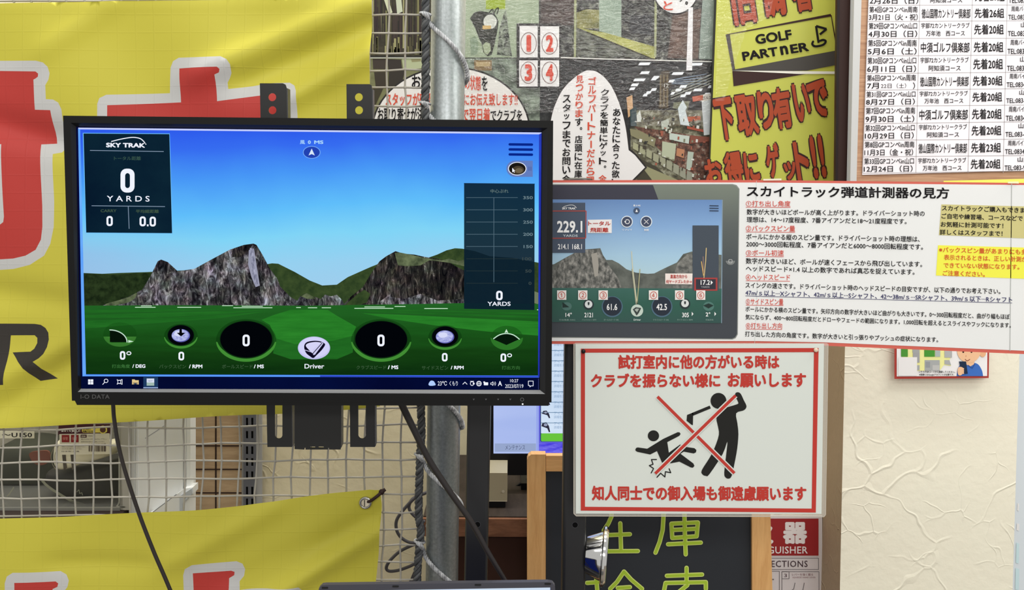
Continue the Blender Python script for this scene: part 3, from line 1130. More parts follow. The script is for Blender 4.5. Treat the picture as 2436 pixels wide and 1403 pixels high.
b.column(COLP, 'スタッフまでお問い合', 1348, 225, 436, 19, M_INK, 0.0036, 0.025, -1)
b.build('speech_bubble', poster)
b = MB()
b.poly(COLP, [(1637, 18), (1648, 18), (1646, 168), (1632, 168)], DC((214, 214, 216)), 0.003)
b.poly(COLP, ell(1607, -30, 57, 65, 48), DC((36, 34, 34)), 0.0028)
b.poly(COLP, ell(1607, -30, 54, 62, 48), M_BUB, 0.0032)
b.text(COLP, 'と', 1577, 1600, 3, 25, M_SIGNRED, 0.0038, bold=0.02)
b.text(COLP, 'す', 1612, 1628, -12, 5, M_INK, 0.0038, bold=0.02)
b.text(COLP, '。', 1629, 1636, 4, 12, M_INK, 0.0038, bold=0.04)
b.build('speech_bubble', poster)


# clear film over the upper part of the poster, crinkled
m = bpy.data.materials.new('crinkled_clear_film')
m.use_nodes = True
nt = m.node_tree
nt.nodes.clear()
t_ = nt.nodes.new('ShaderNodeBsdfTransparent')
gl = nt.nodes.new('ShaderNodeBsdfGlossy')
gl.inputs['Roughness'].default_value = 0.03
mx = nt.nodes.new('ShaderNodeMixShader')
mx.inputs[0].default_value = 0.055
bp = nt.nodes.new('ShaderNodeBump')
bp.inputs['Strength'].default_value = 0.9
bp.inputs['Distance'].default_value = 0.0042
tc = nt.nodes.new('ShaderNodeTexCoord')
mp = nt.nodes.new('ShaderNodeMapping')
mp.inputs['Scale'].default_value = (1, 2.5, 1)
nz = nt.nodes.new('ShaderNodeTexNoise')
nz.inputs['Scale'].default_value = 52
nz.inputs['Detail'].default_value = 3
nz.inputs['Distortion'].default_value = 0.6
out = nt.nodes.new('ShaderNodeOutputMaterial')
for a, b_ in ((tc.outputs['UV'], mp.inputs[0]), (mp.outputs[0], nz.inputs['Vector']), (nz.outputs['Fac'], bp.inputs['Height']), (bp.outputs[0], gl.inputs['Normal']), (t_.outputs[0], mx.inputs[1]), (gl.outputs[0], mx.inputs[2]), (mx.outputs[0], out.inputs[0])):
    nt.links.new(a, b_)
b = MB()
M_FILM = m
b.poly(COLP, [(1026, -60), (1718, -60), (1702, 300), (1500, 300), (1500, 260), (1026, 280)], m, 0.0052)
b.build('clear_film', poster)

# ------------------------------------------------------------------ yellow trade-in sign
YS = Plane(1.955)
M_YEL = N('yellow_sign_paper').set(Roughness=0.4, Specular_IOR_Level=0.35)
M_YEL.color(M_YEL.mix(M_YEL.noise(M_YEL.coord('UV'), 6, 3), rgb((196, 201, 80), 0.82), rgb((204, 209, 90), 0.82)))
M_YEL = M_YEL.m
M_OR = D((160, 66, 36), 0.5, k=1.0)
M_DK = D((44, 22, 20), 0.5)
ys = thing('yellow_sign', 'tall yellow trade-in sign with rust-red lettering and a tilted name panel', 'sign', (YS.at(1840, 430).x, 1.955, YS.at(1840, 640).z))
mb = MB()
mb.slab(YS, [(1708, -80), (1998, -80), (1986, 640), (1680, 640)], M_YEL, 0, 0.003)
mb.build('sheet', ys)
mb = MB()
mb.slab(YS, [(1703, -80), (1708, -80), (1684, 640), (1678, 640)], D((36, 36, 30)), -0.001, 0.004)
mb.build('dark_edge', ys)
mb = MB()
mb.poly(YS, [(1707, -60), (1850, -60), (1830, 40), (1775, 70), (1745, 160), (1722, 240), (1701, 240)], M_FILM, 0.004)
mb.build('clear_film', ys)
mb = MB()
mb.poly(YS, [(1726, 82), (1976, 33), (1977, 39), (1737, 82)], M_DK, 0.0006)
mb.poly(YS, [(1726, 82), (1736, 82), (1749, 168), (1742, 168)], D((58, 52, 48)), 0.0006)
mb.poly(YS, [(1976, 36), (1978, 36), (1993, 121), (1990, 121)], M_DK, 0.0006)
mb.poly(YS, [(1748, 165), (1990, 120), (1991, 154), (1920, 168), (1830, 170), (1742, 169)], D((62, 60, 56)), 0.0007)
mb.poly(YS, [(1742, 169), (1917, 176), (1745, 205)], M_DK, 0.0007)
mb.poly(YS, [(1741, 168), (1990, 170), (1990, 176), (1900, 176)], D((206, 206, 196), 0.25), 0.0009)
mb.text(YS, 'GOLF', 1795, 1881, 83, 106, M_INK, 0.0009, dy=-13, sk=4, bold=0.035, res=4)
for s_, xa, xb in (('PART', 1764, 1848), ('n', 1854, 1872), ('ER', 1878, 1921)):
    ya = 124 - 24 * (xa - 1764) / 157
    mb.text(YS, s_, xa, xb, ya, ya + 21, M_INK, 0.0009, dy=-24 * (xb - xa) / 157, sk=4, bold=0.035, res=4)
mb.line(YS, [(1947, 102), (1941, 62), (1966, 69), (1950, 82)], 5.2, M_INK, 0.0009, cap=False)
mb.line(YS, smooth([(1934, 99), (1932, 105), (1938, 110), (1950, 109), (1960, 105), (1964, 98), (1958, 95), (1951, 97)], 5), 5.2, M_INK, 0.0009)
mb.build('name_panel', ys)
for row in ((('旧', 1732, -52, 1802, 63), ('調', 1806, -66, 1872, 44), ('者', 1874, -80, 1937, 32),
                           ), (('下', 1694, 229, 1752, 338), ('取', 1745, 220, 1808, 327), ('り', 1797, 212, 1846, 310), ('有', 1831, 204, 1889, 310), ('い', 1882, 194, 1932, 292), ('で', 1915, 187, 1975, 283),
                           ), (('お', 1672, 374, 1722, 446), ('得', 1718, 357, 1772, 440), ('に', 1765, 358, 1810, 436), ('ゲ', 1816, 338, 1860, 426), ('ッ', 1862, 382, 1897, 430), ('ト', 1884, 332, 1930, 434), ('!', 1923, 321, 1948, 427), ('!', 1942, 317, 1967, 424))):
  mb = MB()
  for ch, x0, y0, x1, y1 in row:
      h, w = y1 - y0, x1 - x0
      sk, dy = h * 0.14, -w * 0.14
      for m, bd, off, gw in ((M_DK, 0.1, 0.0008, 3.0), (M_OR, 0.045, 0.0012, 0.0)):
          mb.text(YS, ch, x0 - gw, x1 - sk + gw, y0 - dy - gw, y1 + gw, m, off, dy=dy, sk=sk, bold=bd, res=3)
  mb.build('lettering', ys)

# ------------------------------------------------------------------ pin board with the competition timetable
PB = Plane(1.845)
M_BOARD = wood('pinboard_woodgrain', (150, 112, 86), (182, 146, 116), (2.2, 60, 1), 'UV', 0.5, 3)
board = thing('notice_board', 'white-framed wood-grain notice board on the pillar front', 'notice board', (PB.at(2300, 400).x, 1.85, PB.at(2300, 560).z))
mb = MB()
mb.slab(PB, [(2046, -80), (2560, -80), (2540, 600), (2026, 600)], M_BOARD, 0, 0.012)
mb.build('backing', board)
mb = MB()
mb.slab(PB, [(2031, -80), (2049, -80), (2035, 430), (2028, 600), (2010, 600), (2020, 430)], D((196, 198, 197), 0.35, k=1.0), 0.006, 0.02)
mb.build('frame', board)

SH = Plane(1.842)
sheet = thing('timetable_sheet', 'white printed timetable of golf competitions pinned on the wood-grain notice board', 'timetable', (SH.at(2250, 410).x, 1.842, SH.at(2250, 415).z))
mb = MB()
mb.slab(SH, [(2069, -90), (2520, -90), (2500, 404), (2051, 416)], D((218, 216, 220), 0.5), 0, 0.0006)
mb.build('paper', sheet)
lines_l = [-29, 12.5, 51, 91.5, 133, 175, 214.5, 252.5, 294, 333.5, 373, 412]
lines_r = [-30, 12, 49.5, 91, 131, 172, 211, 250, 290, 331, 370, 407]
XL = lambda y: 2066 - 15 * y / 413.0
XC = [lambda y: 2066 - 14 * y / 413.0, lambda y: 2188 - 9.5 * y / 413.0, lambda y: 2313 - 10.5 * y / 413.0, lambda y: 2396 - 10 * y / 413.0]
mb = MB()
G = D((150, 146, 146))
for a, c in zip(lines_l, lines_r):
    mb.line(SH, [(2066 - 14 * a / 413, a), (2392, c), (2520, c - (a - c) * 0.4)], 1.0, G, 0.0006, cap=False)
for f in XC:
    mb.line(SH, [(f(-80), -80), (f(411), 411)], 1.0, G, 0.0006, cap=False)
rows = [('第28回GPコンペin山口', '2月26日（日）', '宇部72カントリークラブ', '阿知須コース', '先着20組', '山口南', 'TEL:083-9'),
        ('第4回GPコンペin周南', '3月21日（火・祝）', '徳山国際カントリー倶楽部', None, '先着26組', '周南バイパス', 'TEL:083'),
        ('第29回GPコンペin山口', '4月30日（日）', '宇部72カントリークラブ', '万年池　西コース', '先着20組', '山口南', 'TEL:083-'),
        ('第5回GPコンペin周南', '5月6日（土）', '中須ゴルフ倶楽部', None, '先着20組', '周南バイパス', 'TEL:0834-'),
        ('第30回GPコンペin山口', '6月11日（日）', '宇部72カントリークラブ', '阿知須コース', '先着20組', '山口南', 'TEL:083-'),
        ('第6回GPコンペin周南', '7月22日（土）', '徳山国際カントリー倶楽部', None, '先着30組', '周南バイパス', 'TEL:0834'),
        ('第31回GPコンペin山口', '8月27日（日）', '宇部72カントリークラブ', '万年池　西コース', '先着20組', '山口南', 'TEL:083-9'),
        ('第7回GPコンペin周南', '9月30日（土）', '中須ゴルフ倶楽部', None, '先着20組', '周南バイパス', 'TEL:0834-'),
        ('第32回GPコンペin山口', '10月29日（日）', '宇部72カントリークラブ', '阿知須コース', '先着20組', '山口南', 'TEL:083-9'),
        ('第8回GPコンペin周南', '11月3日（金・祝）', '徳山国際カントリー倶楽部', None, '先着23組', '周南バイパス', 'TEL:0834-'),
        ('第33回GPコンペin山口', '12月24日（日）', '宇部72カントリークラブ', '万年池　西コース', '先着20組', '山口南', 'TEL:083-97')]
wt = {0: (2, 5), 2: (0, 1)}
for i, (a, d, c1, c2, n_, s1, tel) in enumerate(rows):
    t, h = lines_l[i], lines_l[i + 1] - lines_l[i]
    dyl = (lines_r[i] - lines_l[i]) / 330.0
    x0, x1, x2, x3 = [f(t + h / 2) for f in XC]
    T = lambda s, xa, xb, ya, yb, bd: mb.text(SH, s, xa, xb, t + h * ya + dyl * (xa - x0), t + h * yb + dyl * (xa - x0), M_INK, 0.0009, dy=dyl * (xb - xa), bold=bd)
    T(a, x0 + 3, x1 - 5, 0.08, 0.46, 0.012)
    if i == 5:
        T('7月', x0 + 3, x0 + 31, 0.56, 0.92, 0.012)
        T('22日（土）', x0 + 36, x0 + 96, 0.60, 0.90, 0.0)
        T('）', x0 + 112, x0 + 117, 0.56, 0.96, 0.012)
    else:
        full = 118 if len(d) > 6 else 112
        T(d, x0 + 2, x0 + full, 0.54, 0.94, 0.012)
    if c2:
        T(c1, x1 + 5, x2 - 5, 0.1, 0.42, 0.012)
        wd = 76 if c2.startswith('阿') else 92
        xm = (x1 + x2) / 2
        T(c2, xm - wd / 2, xm + wd / 2, 0.56, 0.88, 0.012)
    else:
        T(c1, x1 + 5, x2 - 4, 0.22, 0.82, 0.014)
    T(n_, x2 + 6, x3 - 7, 0.2, 0.8, 0.016)
    if s1 == '山口南':
        T(s1, x3 + 34, x3 + 76, 0.08, 0.4, 0.012)
    else:
        T(s1, x3 + 10, x3 + 66, 0.08, 0.4, 0.012)
    T(tel, x3 + 3, x3 + 3 + 5.6 * len(tel), 0.6, 0.9, 0.012)
mb.build('lettering', sheet)

mb = MB()
NS = Plane(1.838)
mb.slab(NS, [(2245, 430), (2480, 424), (2480, 560), (2245, 560)], D((222, 214, 96), 0.4), 0, 0.0006)
tag(mb.build('yellow_notice'), 'yellow paper just peeping out above the guide poster, below the timetable', 'notice')

# ------------------------------------------------------------------ leaflet on the pillar with a map and a man
LF = Plane(1.855)
leaf = thing('map_leaflet', 'small red-bordered leaflet with a map and a man in blue, on the cream pillar', 'leaflet', (LF.at(2240, 890).x, 1.855, LF.at(2240, 900).z))
mb = MB()
q = [(2128, 780), (2354, 780), (2352, 899), (2128, 901)]
vs, fs = [], []
mb.slab(LF, q, D((160, 58, 50), 0.4), 0, 0.0006)
mb.poly(LF, [(2133, 785), (2349, 785), (2348, 894), (2133, 895)], D((222, 222, 222), 0.4), 0.0006)
mb.build('paper', leaf)
mb = MB()
YL = D((228, 222, 150))
mb.poly(LF, [(2142, 790), (2266, 790), (2264, 840), (2258, 858), (2262, 870), (2245, 868), (2236, 880), (2182, 882), (2180, 852), (2146, 850)], YL, 0.0009)
for qq, c in ((rect(2143, 790, 2159, 848), (70, 138, 52)), (rect(2170, 790, 2187, 838), (152, 156, 156)), (rect(2198, 790, 2223, 848), (66, 140, 50)), (rect(2224, 790, 2236, 848), (160, 172, 170)),
              (rect(2246, 790, 2264, 850), (164, 166, 166)), (rect(2171, 838, 2187, 862), (150, 152, 154)), (rect(2199, 856, 2235, 881), (156, 160, 160)), (rect(2201, 860, 2212, 874), (138, 142, 146)),
              (rect(2218, 868, 2234, 880), (176, 178, 176)), ([(2246, 856), (2258, 856), (2262, 868), (2246, 866)], (160, 162, 162)), (rect(2181, 868, 2187, 880), (156, 160, 160))):
    mb.poly(LF, qq, D(c), 0.0012 + 2e-5 * (len(mb.f) % 14))
mb.poly(LF, rect(2136, 849, 2181, 893), D((218, 218, 218)), 0.0015)
mb.text(LF, 'こちらのQRコードから登録してください。', 2185, 2271, 880.5, 886, M_INK, 0.0018, dy=1, bold=0.02)
mb.text(LF, '※登録にはGoogleアカウントが必要です。', 2186, 2269, 888, 893.5, M_INK, 0.0018, bold=0.02)
mb.build('map_print', leaf)
mb = MB()
SK = D((222, 178, 140))
mb.poly(LF, smooth([(2275, 894), (2280, 872), (2292, 862), (2312, 862), (2326, 866), (2335, 880), (2338, 894)], 5), D((56, 102, 178)), 0.0012)
mb.poly(LF, [(2293, 860), (2318, 858), (2316, 866), (2306, 872), (2298, 866)], SK, 0.0014)
mb.poly(LF, ell(2304, 834, 28, 28, 40), SK, 0.0016)
mb.poly(LF, ell(2337, 838, 8, 11, 20), D((214, 166, 126)), 0.0015)
for x in (2290.5, 2310):
    mb.poly(LF, ell(x, 836, 2.2, 2.6, 14), M_INK, 0.002)
mb.line(LF, smooth([(2295, 854), (2300, 857.5), (2306, 854)], 5), 1.4, D((110, 44, 36)), 0.002)
mb.poly(LF, ell(2297, 846, 1, 1.6, 10), D((190, 130, 100)), 0.002)
mb.line(LF, [(2302, 868), (2312, 875), (2318, 865)], 1.6, D((36, 72, 140)), 0.002)
mb.poly(LF, [(2280, 859), (2297, 859), (2301, 888), (2288, 889)], D((24, 40, 66)), 0.0022)
mb.poly(LF, smooth([(2277, 880), (2280, 872), (2288, 873), (2291, 878), (2290, 886), (2284, 892), (2278, 890)], 4, True), SK, 0.0026)
for k in range(4):
    mb.poly(LF, ell(2289.5, 876 + k * 3.6, 2.6, 1.7, 12), SK, 0.0028)
mb.build('man_print', leaf)

# ------------------------------------------------------------------ fire extinguisher sign
EX = Plane(1.985)
ext = thing('extinguisher_sign', 'white and red fire extinguisher instruction sign, partly behind the blackboard frame', 'sign', (EX.at(1860, 1400).x, 1.985, EX.at(1860, 1640).z))
mb = MB()
mb.slab(EX, [(1688, 1226), (1956, 1226), (1955, 1640), (1690, 1640)], D((206, 200, 200), 0.35), 0, 0.004)
mb.build('plate', ext)
mb = MB()
mb.poly(EX, rect(1694, 1233, 1947, 1321), D((146, 38, 40), 0.4), 0.0006)
LW = D((226, 214, 212))
for ch, x0, x1 in (('消', 1718, 1774), ('火', 1784, 1840), ('器', 1862, 1920)):
    mb.text(EX, ch, x0, x1, 1241, 1293, LW, 0.001, bold=0.05, res=4)
mb.text(EX, 'EXTINGUISHER', 1758, 1921, 1299, 1316, LW, 0.001, bold=0.015, space=1.05)
mb.build('red_panel', ext)
mb = MB()
GR = D((110, 104, 106))


def frame(x0, y0, x1, y1, w=1.3):
    mb.line(EX, rect(x0, y0, x1, y1), w, GR, 0.0008, cap=False, closed=True)


frame(1694, 1327, 1947, 1354)
mb.text(EX, 'DIRECTIONS', 1800, 1921, 1333, 1348, D((60, 40, 48)), 0.001, bold=0.005, space=1.1)
frame(1694, 1358, 1854, 1500)
frame(1860, 1359, 1948, 1500)
frame(1860, 1359, 1877, 1376)
mb.text(EX, '3', 1865, 1872, 1364, 1372, D((90, 70, 76)), 0.001)
mb.text(EX, 'レバーを強く握る', 1884, 1934, 1363, 1369, D((130, 90, 96)), 0.001)
mb.text(EX, 'SQUEEZE HAND LEVER', 1885, 1940, 1371, 1375, D((140, 104, 110)), 0.001)
mb.line(EX, [(1891, 1386), (1888, 1400), (1880, 1406)], 1.6, GR, 0.001)
mb.line(EX, [(1913, 1386), (1908, 1412)], 1.6, GR, 0.001)
mb.poly(EX, rect(1835, 1376, 1841, 1379), GR, 0.001)
mb.build('instruction_panel', ext)
# ------------------------------------------------------------------ galvanised pipe of the net cage
def to_floor(a, b, z=0.0):
    """continue the line a->b down to height z"""
    t = (z - a.z) / (b.z - a.z)
    return a + (b - a) * t


PP = Plane(1.47)
g = N('galvanised_steel').set(Metallic=0.55, Roughness=0.42)
v = g.coord('Object', (40, 40, 1.2))
f = g.math('ADD', g.math('MULTIPLY', g.noise(v, 1.2, 4), 0.7), g.math('MULTIPLY', g.noise(g.coord('Object'), 240, 2), 0.3))
g.color(g.ramp(f, [(0.32, (112, 120, 118)), (0.5, (142, 148, 148)), (0.68, (172, 178, 182))], k=1.1))
g.bump(g.noise(g.coord('Object'), 300, 2), 0.08, 0.0005)
pa, pb = PP.at(1070, -260), PP.at(1051, 1390)
pipe = thing('steel_pipe', 'galvanised steel pipe upright of the net cage, wound with twisted rope', 'pipe', to_floor(pa, pb))
mb = MB()
mb.tube([pa, pa.lerp(pb, 0.5), to_floor(pa, pb, 0.012)], 0.0246, g.m, 40)
mb.build('tube', pipe, flat=False)
mb = MB()
pf_ = to_floor(pa, pb)
mb.lathe(pf_, (0, 0, 1), [(0, 0.001), (0, 0.045), (0.01, 0.045), (0.012, 0.028), (0.03, 0.026)], D((90, 92, 94), 0.4))
mb.build('foot_cap', pipe, flat=False)

# ------------------------------------------------------------------ golf net
NETP = Plane(1.452)
M_CORD = D((164, 160, 150), 0.7, k=1.1)
M_CORD_D = D((70, 72, 74), 0.7, k=1.15)
ROWS = [-89, -46, -5, 37, 80, 125, 168, 210, 253]
y = 253.0
while y < 925:
    y += 42.2
    ROWS.append(y)
ROWS = ROWS[:-1] + [970, 1012, 1053, 1093, 1134, 1176, 1218, 1258, 1298, 1338, 1379, 1420, 1461, 1502, 1543]


def net_pt(n, r):
    y = ROWS[r]
    t = max(0.0, min(1.0, (y - 100) / 990.0)) if y < 1090 else 1 + (y - 1090) / 990.0 * 0.4
    x = (966 + (955 - 966) * t) + (42.5 + 0.6 * t) * n
    rr = random.Random(n * 131 + r * 7)
    x += 2.6 * math.sin(r * 0.9 + n * 0.35) + rr.uniform(-1.6, 1.6)
    yy = y + (900 - x) / 900 * 9 + 2.0 * math.sin(n * 0.8 + r * 1.7) + rr.uniform(-1.2, 1.2)
    return NETP.at(x, yy, 0.0018 * math.sin(n * 0.7 + r * 0.9))


net = thing('golf_net', 'pale knotted golf net with a dark braided edge, laced to the steel pipe', 'net', NETP.at(500, 1540))
mb = MB()
NC = list(range(-25, 1))
for n in NC:
    mb.tube([net_pt(n, r) for r in range(len(ROWS))], 0.00145, M_CORD, 6)


def edge_x(y):
    xs = [(-100, 1012), (40, 1012), (160, 1013), (250, 1011), (330, 1014), (600, 1008), (960, 1001), (1030, 1003), (1085, 999), (1130, 998), (1180, 996), (1230, 996), (1262, 1002), (1292, 998), (1340, 994), (1400, 992), (1560, 990)]
    for (a, b), (c, d) in zip(xs[:-1], xs[1:]):
        if a <= y <= c:
            return b + (d - b) * (y - a) / (c - a)
    return xs[-1][1]


for r in range(len(ROWS)):
    yy = ROWS[r] + (900 - 1000) / 900 * 9
    mb.tube([net_pt(n, r) for n in NC] + [NETP.at(edge_x(yy) - 3, yy)], 0.00145, M_CORD, 6)
mb.build('mesh_cords', net, flat=False)
mb = MB()
for n in NC:
    for r in range(len(ROWS)):
        mb.ball(net_pt(n, r), 0.0026, M_CORD, 6, 4, (1, 0.8, 1))
mb.build('knots', net, flat=False)
mb = MB()
ep = [NETP.at(edge_x(y), y) for y in range(-100, 1561, 12)]
mb.rope(ep, 0.0054, M_CORD_D, 3, 0.026, 0.52)
mb.rope(list(reversed(ep)), 0.0054, D((96, 98, 98), 0.7), 2, 0.030, 0.46)
mb.build('braided_edge', net, flat=False)

# rope lacing the net edge to the pipe
g = N('rope_fibre').set(Roughness=0.7)
g.color(g.ramp(g.noise(g.coord('Object', (1, 1, 1)), 120, 2), [(0.35, (128, 130, 132)), (0.65, (190, 192, 194))], k=1.2))
M_ROPE = g.m
RP = Plane(1.441)
RB = Plane(1.50)


def on_front(pts):
    return [RP.at(x, y) for x, y in pts]


lace = thing('lacing_rope', 'grey and white twisted rope spiralling around the steel pipe', 'rope', RP.at(1060, 1390))


def wind(y0, y1, y2):
    """one turn: from the net edge over the front of the pipe, round its back, to the next net hitch"""
    c = lambda y: pa.lerp(pb, (y + 260) / 1650.0)
    out = []
    for i in range(25):
        t = i / 24
        a = math.radians(-100 - 10 + 200 * t)
        yy = y0 + (y1 - y0) * t ** 1.45
        ctr = to_floor(pa, pb, PP.at(1060, yy).z)
        out.append(ctr + Vector((math.sin(a) * 0.0285, -math.cos(a) * 0.0285, 0)))
    for i in range(1, 13):
        t = i / 12
        a = math.radians(90 + 150 * t)
        yy = y1 + (y2 - y1) * t
        ctr = to_floor(pa, pb, PP.at(1060, yy).z)
        out.append(ctr + Vector((math.sin(a) * 0.0285, -math.cos(a) * 0.0285, 0)))
    return out


for e, y0, y1, y2 in ((36, 42, 182, 240), (248, 258, 390, 450), (690, 700, 830, 880), (880, 888, 1014, 1060), (1084, 1090, 1206, 1260), (1290, 1297, 1418, 1470)):
    mb = MB()
    w = wind(y0, y1, y2)
    start = [NETP.at(edge_x(e) - 4, e - 3, 0.007), NETP.at(edge_x(e) + 4, e + 3, 0.0085)]
    pth = [tuple(p) for p in start + w[4:]]
    mb.rope(smooth(pth, 3), 0.0030, M_ROPE, 3, 0.013, 0.55)
    mb.build('twisted_strands', lace, flat=False)
for e in (36, 248, 690, 880, 1084, 1290):
    mb = MB()
    c = NETP.at(edge_x(e), e)
    ring = [c + Vector((math.cos(a) * 0.0074, math.sin(a) * 0.0074, 0.003 * math.sin(a * 0.5))) for a in [i * math.pi / 8 for i in range(17)]]
    mb.tube(ring, 0.0018, M_ROPE, 6)
    mb.build('hitch', lace, flat=False)

# ------------------------------------------------------------------ yellow banners tied to the net
def fabric(name, c, k=1.25):
    g = N(name).set(Roughness=0.5, Specular_IOR_Level=0.3)
    g.set(Sheen_Weight=0.1)
    v = g.coord('UV')
    sx = g.n('ShaderNodeSeparateXYZ')
    g.l(v, sx.inputs[0])
    hs = []
    for out, pitch, ph in ((0, 0.0436, 0.006), (1, 0.0425, 0.012)):
        t = g.math('FRACT', g.math('DIVIDE', g.math('ADD', sx.outputs[out], ph), pitch))
        d = g.math('ABSOLUTE', g.math('SUBTRACT', t, 0.5))
        mr = g.n('ShaderNodeMapRange')
        mr.interpolation_type = 'SMOOTHSTEP'
        mr.inputs[1].default_value = 0.0
        mr.inputs[2].default_value = 0.06
        mr.inputs[3].default_value = 1.0
        mr.inputs[4].default_value = 0.0
        g.l(d, mr.inputs[0])
        hs.append(mr.outputs[0])
    grid = g.math('MAXIMUM', hs[0], hs[1])
    grid = g.math('MULTIPLY', grid, g.noise(v, 6, 3))
    crease = g.math('MULTIPLY', grid, -1.0)
    weave = g.math('MULTIPLY', g.noise(v, 900, 2), 0.25)
    g.bump(g.math('ADD', crease, weave), 0.28, 0.0009)
    a = rgb(c, k, 0.9)
    b = tuple(x * 0.86 for x in a[:3]) + (1,)
    g.color(g.mix(g.math('MULTIPLY', grid, 0.34), a, b))  # shade of creases and net showing through put into the colour
    return g.m


M_BY = fabric('banner_yellow', (184, 176, 60))
M_BR = fabric('banner_red', (170, 52, 46))
M_BW = fabric('banner_white', (188, 188, 186), 1.15)
M_BK = fabric('banner_black', (46, 42, 38))
M_STEEL = D((176, 174, 168), 0.25, 0.5, 0.9, 1.0)

BAN = Plane(1.432)
S = math.sin


def ridge(x, y, x0, y0, x1, y1, w):
    """a soft fold along a line"""
    L = math.hypot(x1 - x0, y1 - y0)
    t = ((x - x0) * (x1 - x0) + (y - y0) * (y1 - y0)) / L / L
    d = ((x - x0) * (y1 - y0) - (y - y0) * (x1 - x0)) / L
    e = 1.0 if 0 <= t <= 1 else math.exp(-((min(abs(t), abs(t - 1)) * L / 60) ** 2))
    return math.exp(-(d / w) ** 2) * e


def disp_up(x, y):
    z = 0.0037 * S(x / 97.0 + y / 160.0) + 0.0027 * S(x / 61.0 - y / 83.0 + 1.3)
    z += 0.0106 * ridge(x, y, 870, 15, 480, 170, 34) - 0.0087 * ridge(x, y, 880, 60, 600, 190, 30)
    z += 0.0092 * ridge(x, y, 880, 130, 700, 230, 26) + 0.0051 * ridge(x, y, 250, 20, 120, 110, 30)
    z -= 0.0102 * ridge(x, y, -20, 290, 170, 340, 36) + 0.0102 * ridge(x, y, 30, 960, 180, 860, 30)
    z += 0.0089 * ridge(x, y, 0, 900, 160, 820, 30)
    z -= 0.0075 * ridge(x, y, -60, 690, 140, 720, 34)
    edge = 9 - 9 * x / 560.0
    z += 0.0012 * math.exp(-((y - edge - 13) / 5.0) ** 2)
    be = 1018 - 33 * x / 640.0
    z += 0.0014 * math.exp(-((y - be + 10) / 7.0) ** 2)
    z += 0.0010 * math.exp(-((x - 876) / 5.0) ** 2)
    return z


up_out = [(-90, 11), (0, 9), (300, 3), (560, -2), (888, -8), (884, 60), (880, 170), (879, 300), (884, 600), (904, 966), (860, 971), (640, 985), (300, 1003), (0, 1018), (-90, 1023)]
ke = [(-80, 168), (0, 169), (89, 171), (95, 176), (94, 183), (89, 187), (83, 190), (83, 261), (120, 262), (127, 341), (91, 343), (94, 420), (98, 490), (99, 540), (96, 570), (84, 594), (60, 608), (30, 615), (-80, 622)]
ke_w = [(-80, 144), (0, 145), (92, 146), (108, 150), (118, 160), (122, 175), (119, 190), (111, 203), (111, 236), (128, 237), (140, 244), (147, 260), (149, 300), (150, 350), (141, 362), (120, 366), (122, 420), (125, 480), (125, 540), (118, 580), (104, 608), (70, 630), (30, 640), (-80, 648)]
ke_in = [(-20, 343), (3, 343), (7, 430), (11, 515), (9, 528), (0, 535), (-20, 538)]
nk = [(254, 250), (429, 243), (427, 163), (522, 161), (528, 166), (526, 174), (515, 179), (518, 241), (620, 228), (676, 218), (684, 420), (254, 420)]
nk_w = [(229, 440), (231, 247), (236, 233), (252, 225), (402, 221), (404, 160), (410, 145), (424, 137), (530, 136), (545, 143), (553, 155), (554, 175), (549, 187), (543, 197), (544, 212), (600, 205), (640, 198), (690, 197), (702, 204), (707, 217), (712, 440)]
r_out = [(-60, 771), (80, 771), (95, 773), (107, 780), (115, 791), (118, 807), (116, 824), (108, 840), (97, 850), (82, 859), (98, 877), (114, 892), (131, 903), (89, 909), (70, 888), (45, 860), (27, 839), (73, 836), (82, 829), (88, 816), (87, 804), (80, 798), (21, 799), (19, 830), (11, 914), (-60, 914)]
banner = thing('yellow_banner', 'upper yellow cloth banner with big red characters, hanging on the net behind the monitor', 'banner', BAN.at(400, 1015))
cloth('fabric', BAN, up_out, [(ke_w, M_BW), (ke, M_BR), (ke_in, M_BW), (nk_w, M_BW), (nk, M_BR), (r_out, M_BK)], M_BY, disp_up, 13, banner)


def eyelet(parent, x, y, off):
    mb = MB()
    c = BAN.at(x, y, off)
    k = px_size(BAN, x, y, 1)
    prof = [(0.0, 9.2 * k), (0.0022, 9.6 * k), (0.0032, 11.5 * k), (0.0026, 14 * k), (0.0002, 15.2 * k), (-0.001, 15.2 * k)]
    mb.lathe(c, (0, -1, 0), prof, M_STEEL, 36)
    return mb.build('eyelet', parent, flat=False)


eyelet(banner, 846, 3, 0.004)


def disp_lo(x, y):
    top = 1233 - 30 * x / 574.0
    z = 0.0031 * S(x / 88.0 - y / 120.0) + 0.0020 * S(x / 52.0 + y / 70.0)
    z += 0.0128 * ridge(x, y, 905, 1255, 640, 1420, 26) - 0.0092 * ridge(x, y, 890, 1240, 600, 1380, 30)
    z += 0.0066 * ridge(x, y, 640, 1215, 420, 1330, 26) + 0.0062 * ridge(x, y, 700, 1330, 560, 1400, 22)
    z -= 0.0051 * ridge(x, y, 160, 1340, 330, 1345, 22)
    z += 0.0012 * math.exp(-((x - 894) / 5.0) ** 2)
    if x > 840:
        z += 0.0007 * S(y / 4.2) * math.exp(-((x - 885) / 16.0) ** 2) * math.exp(-((y - 1235) / 22.0) ** 2)
    return z


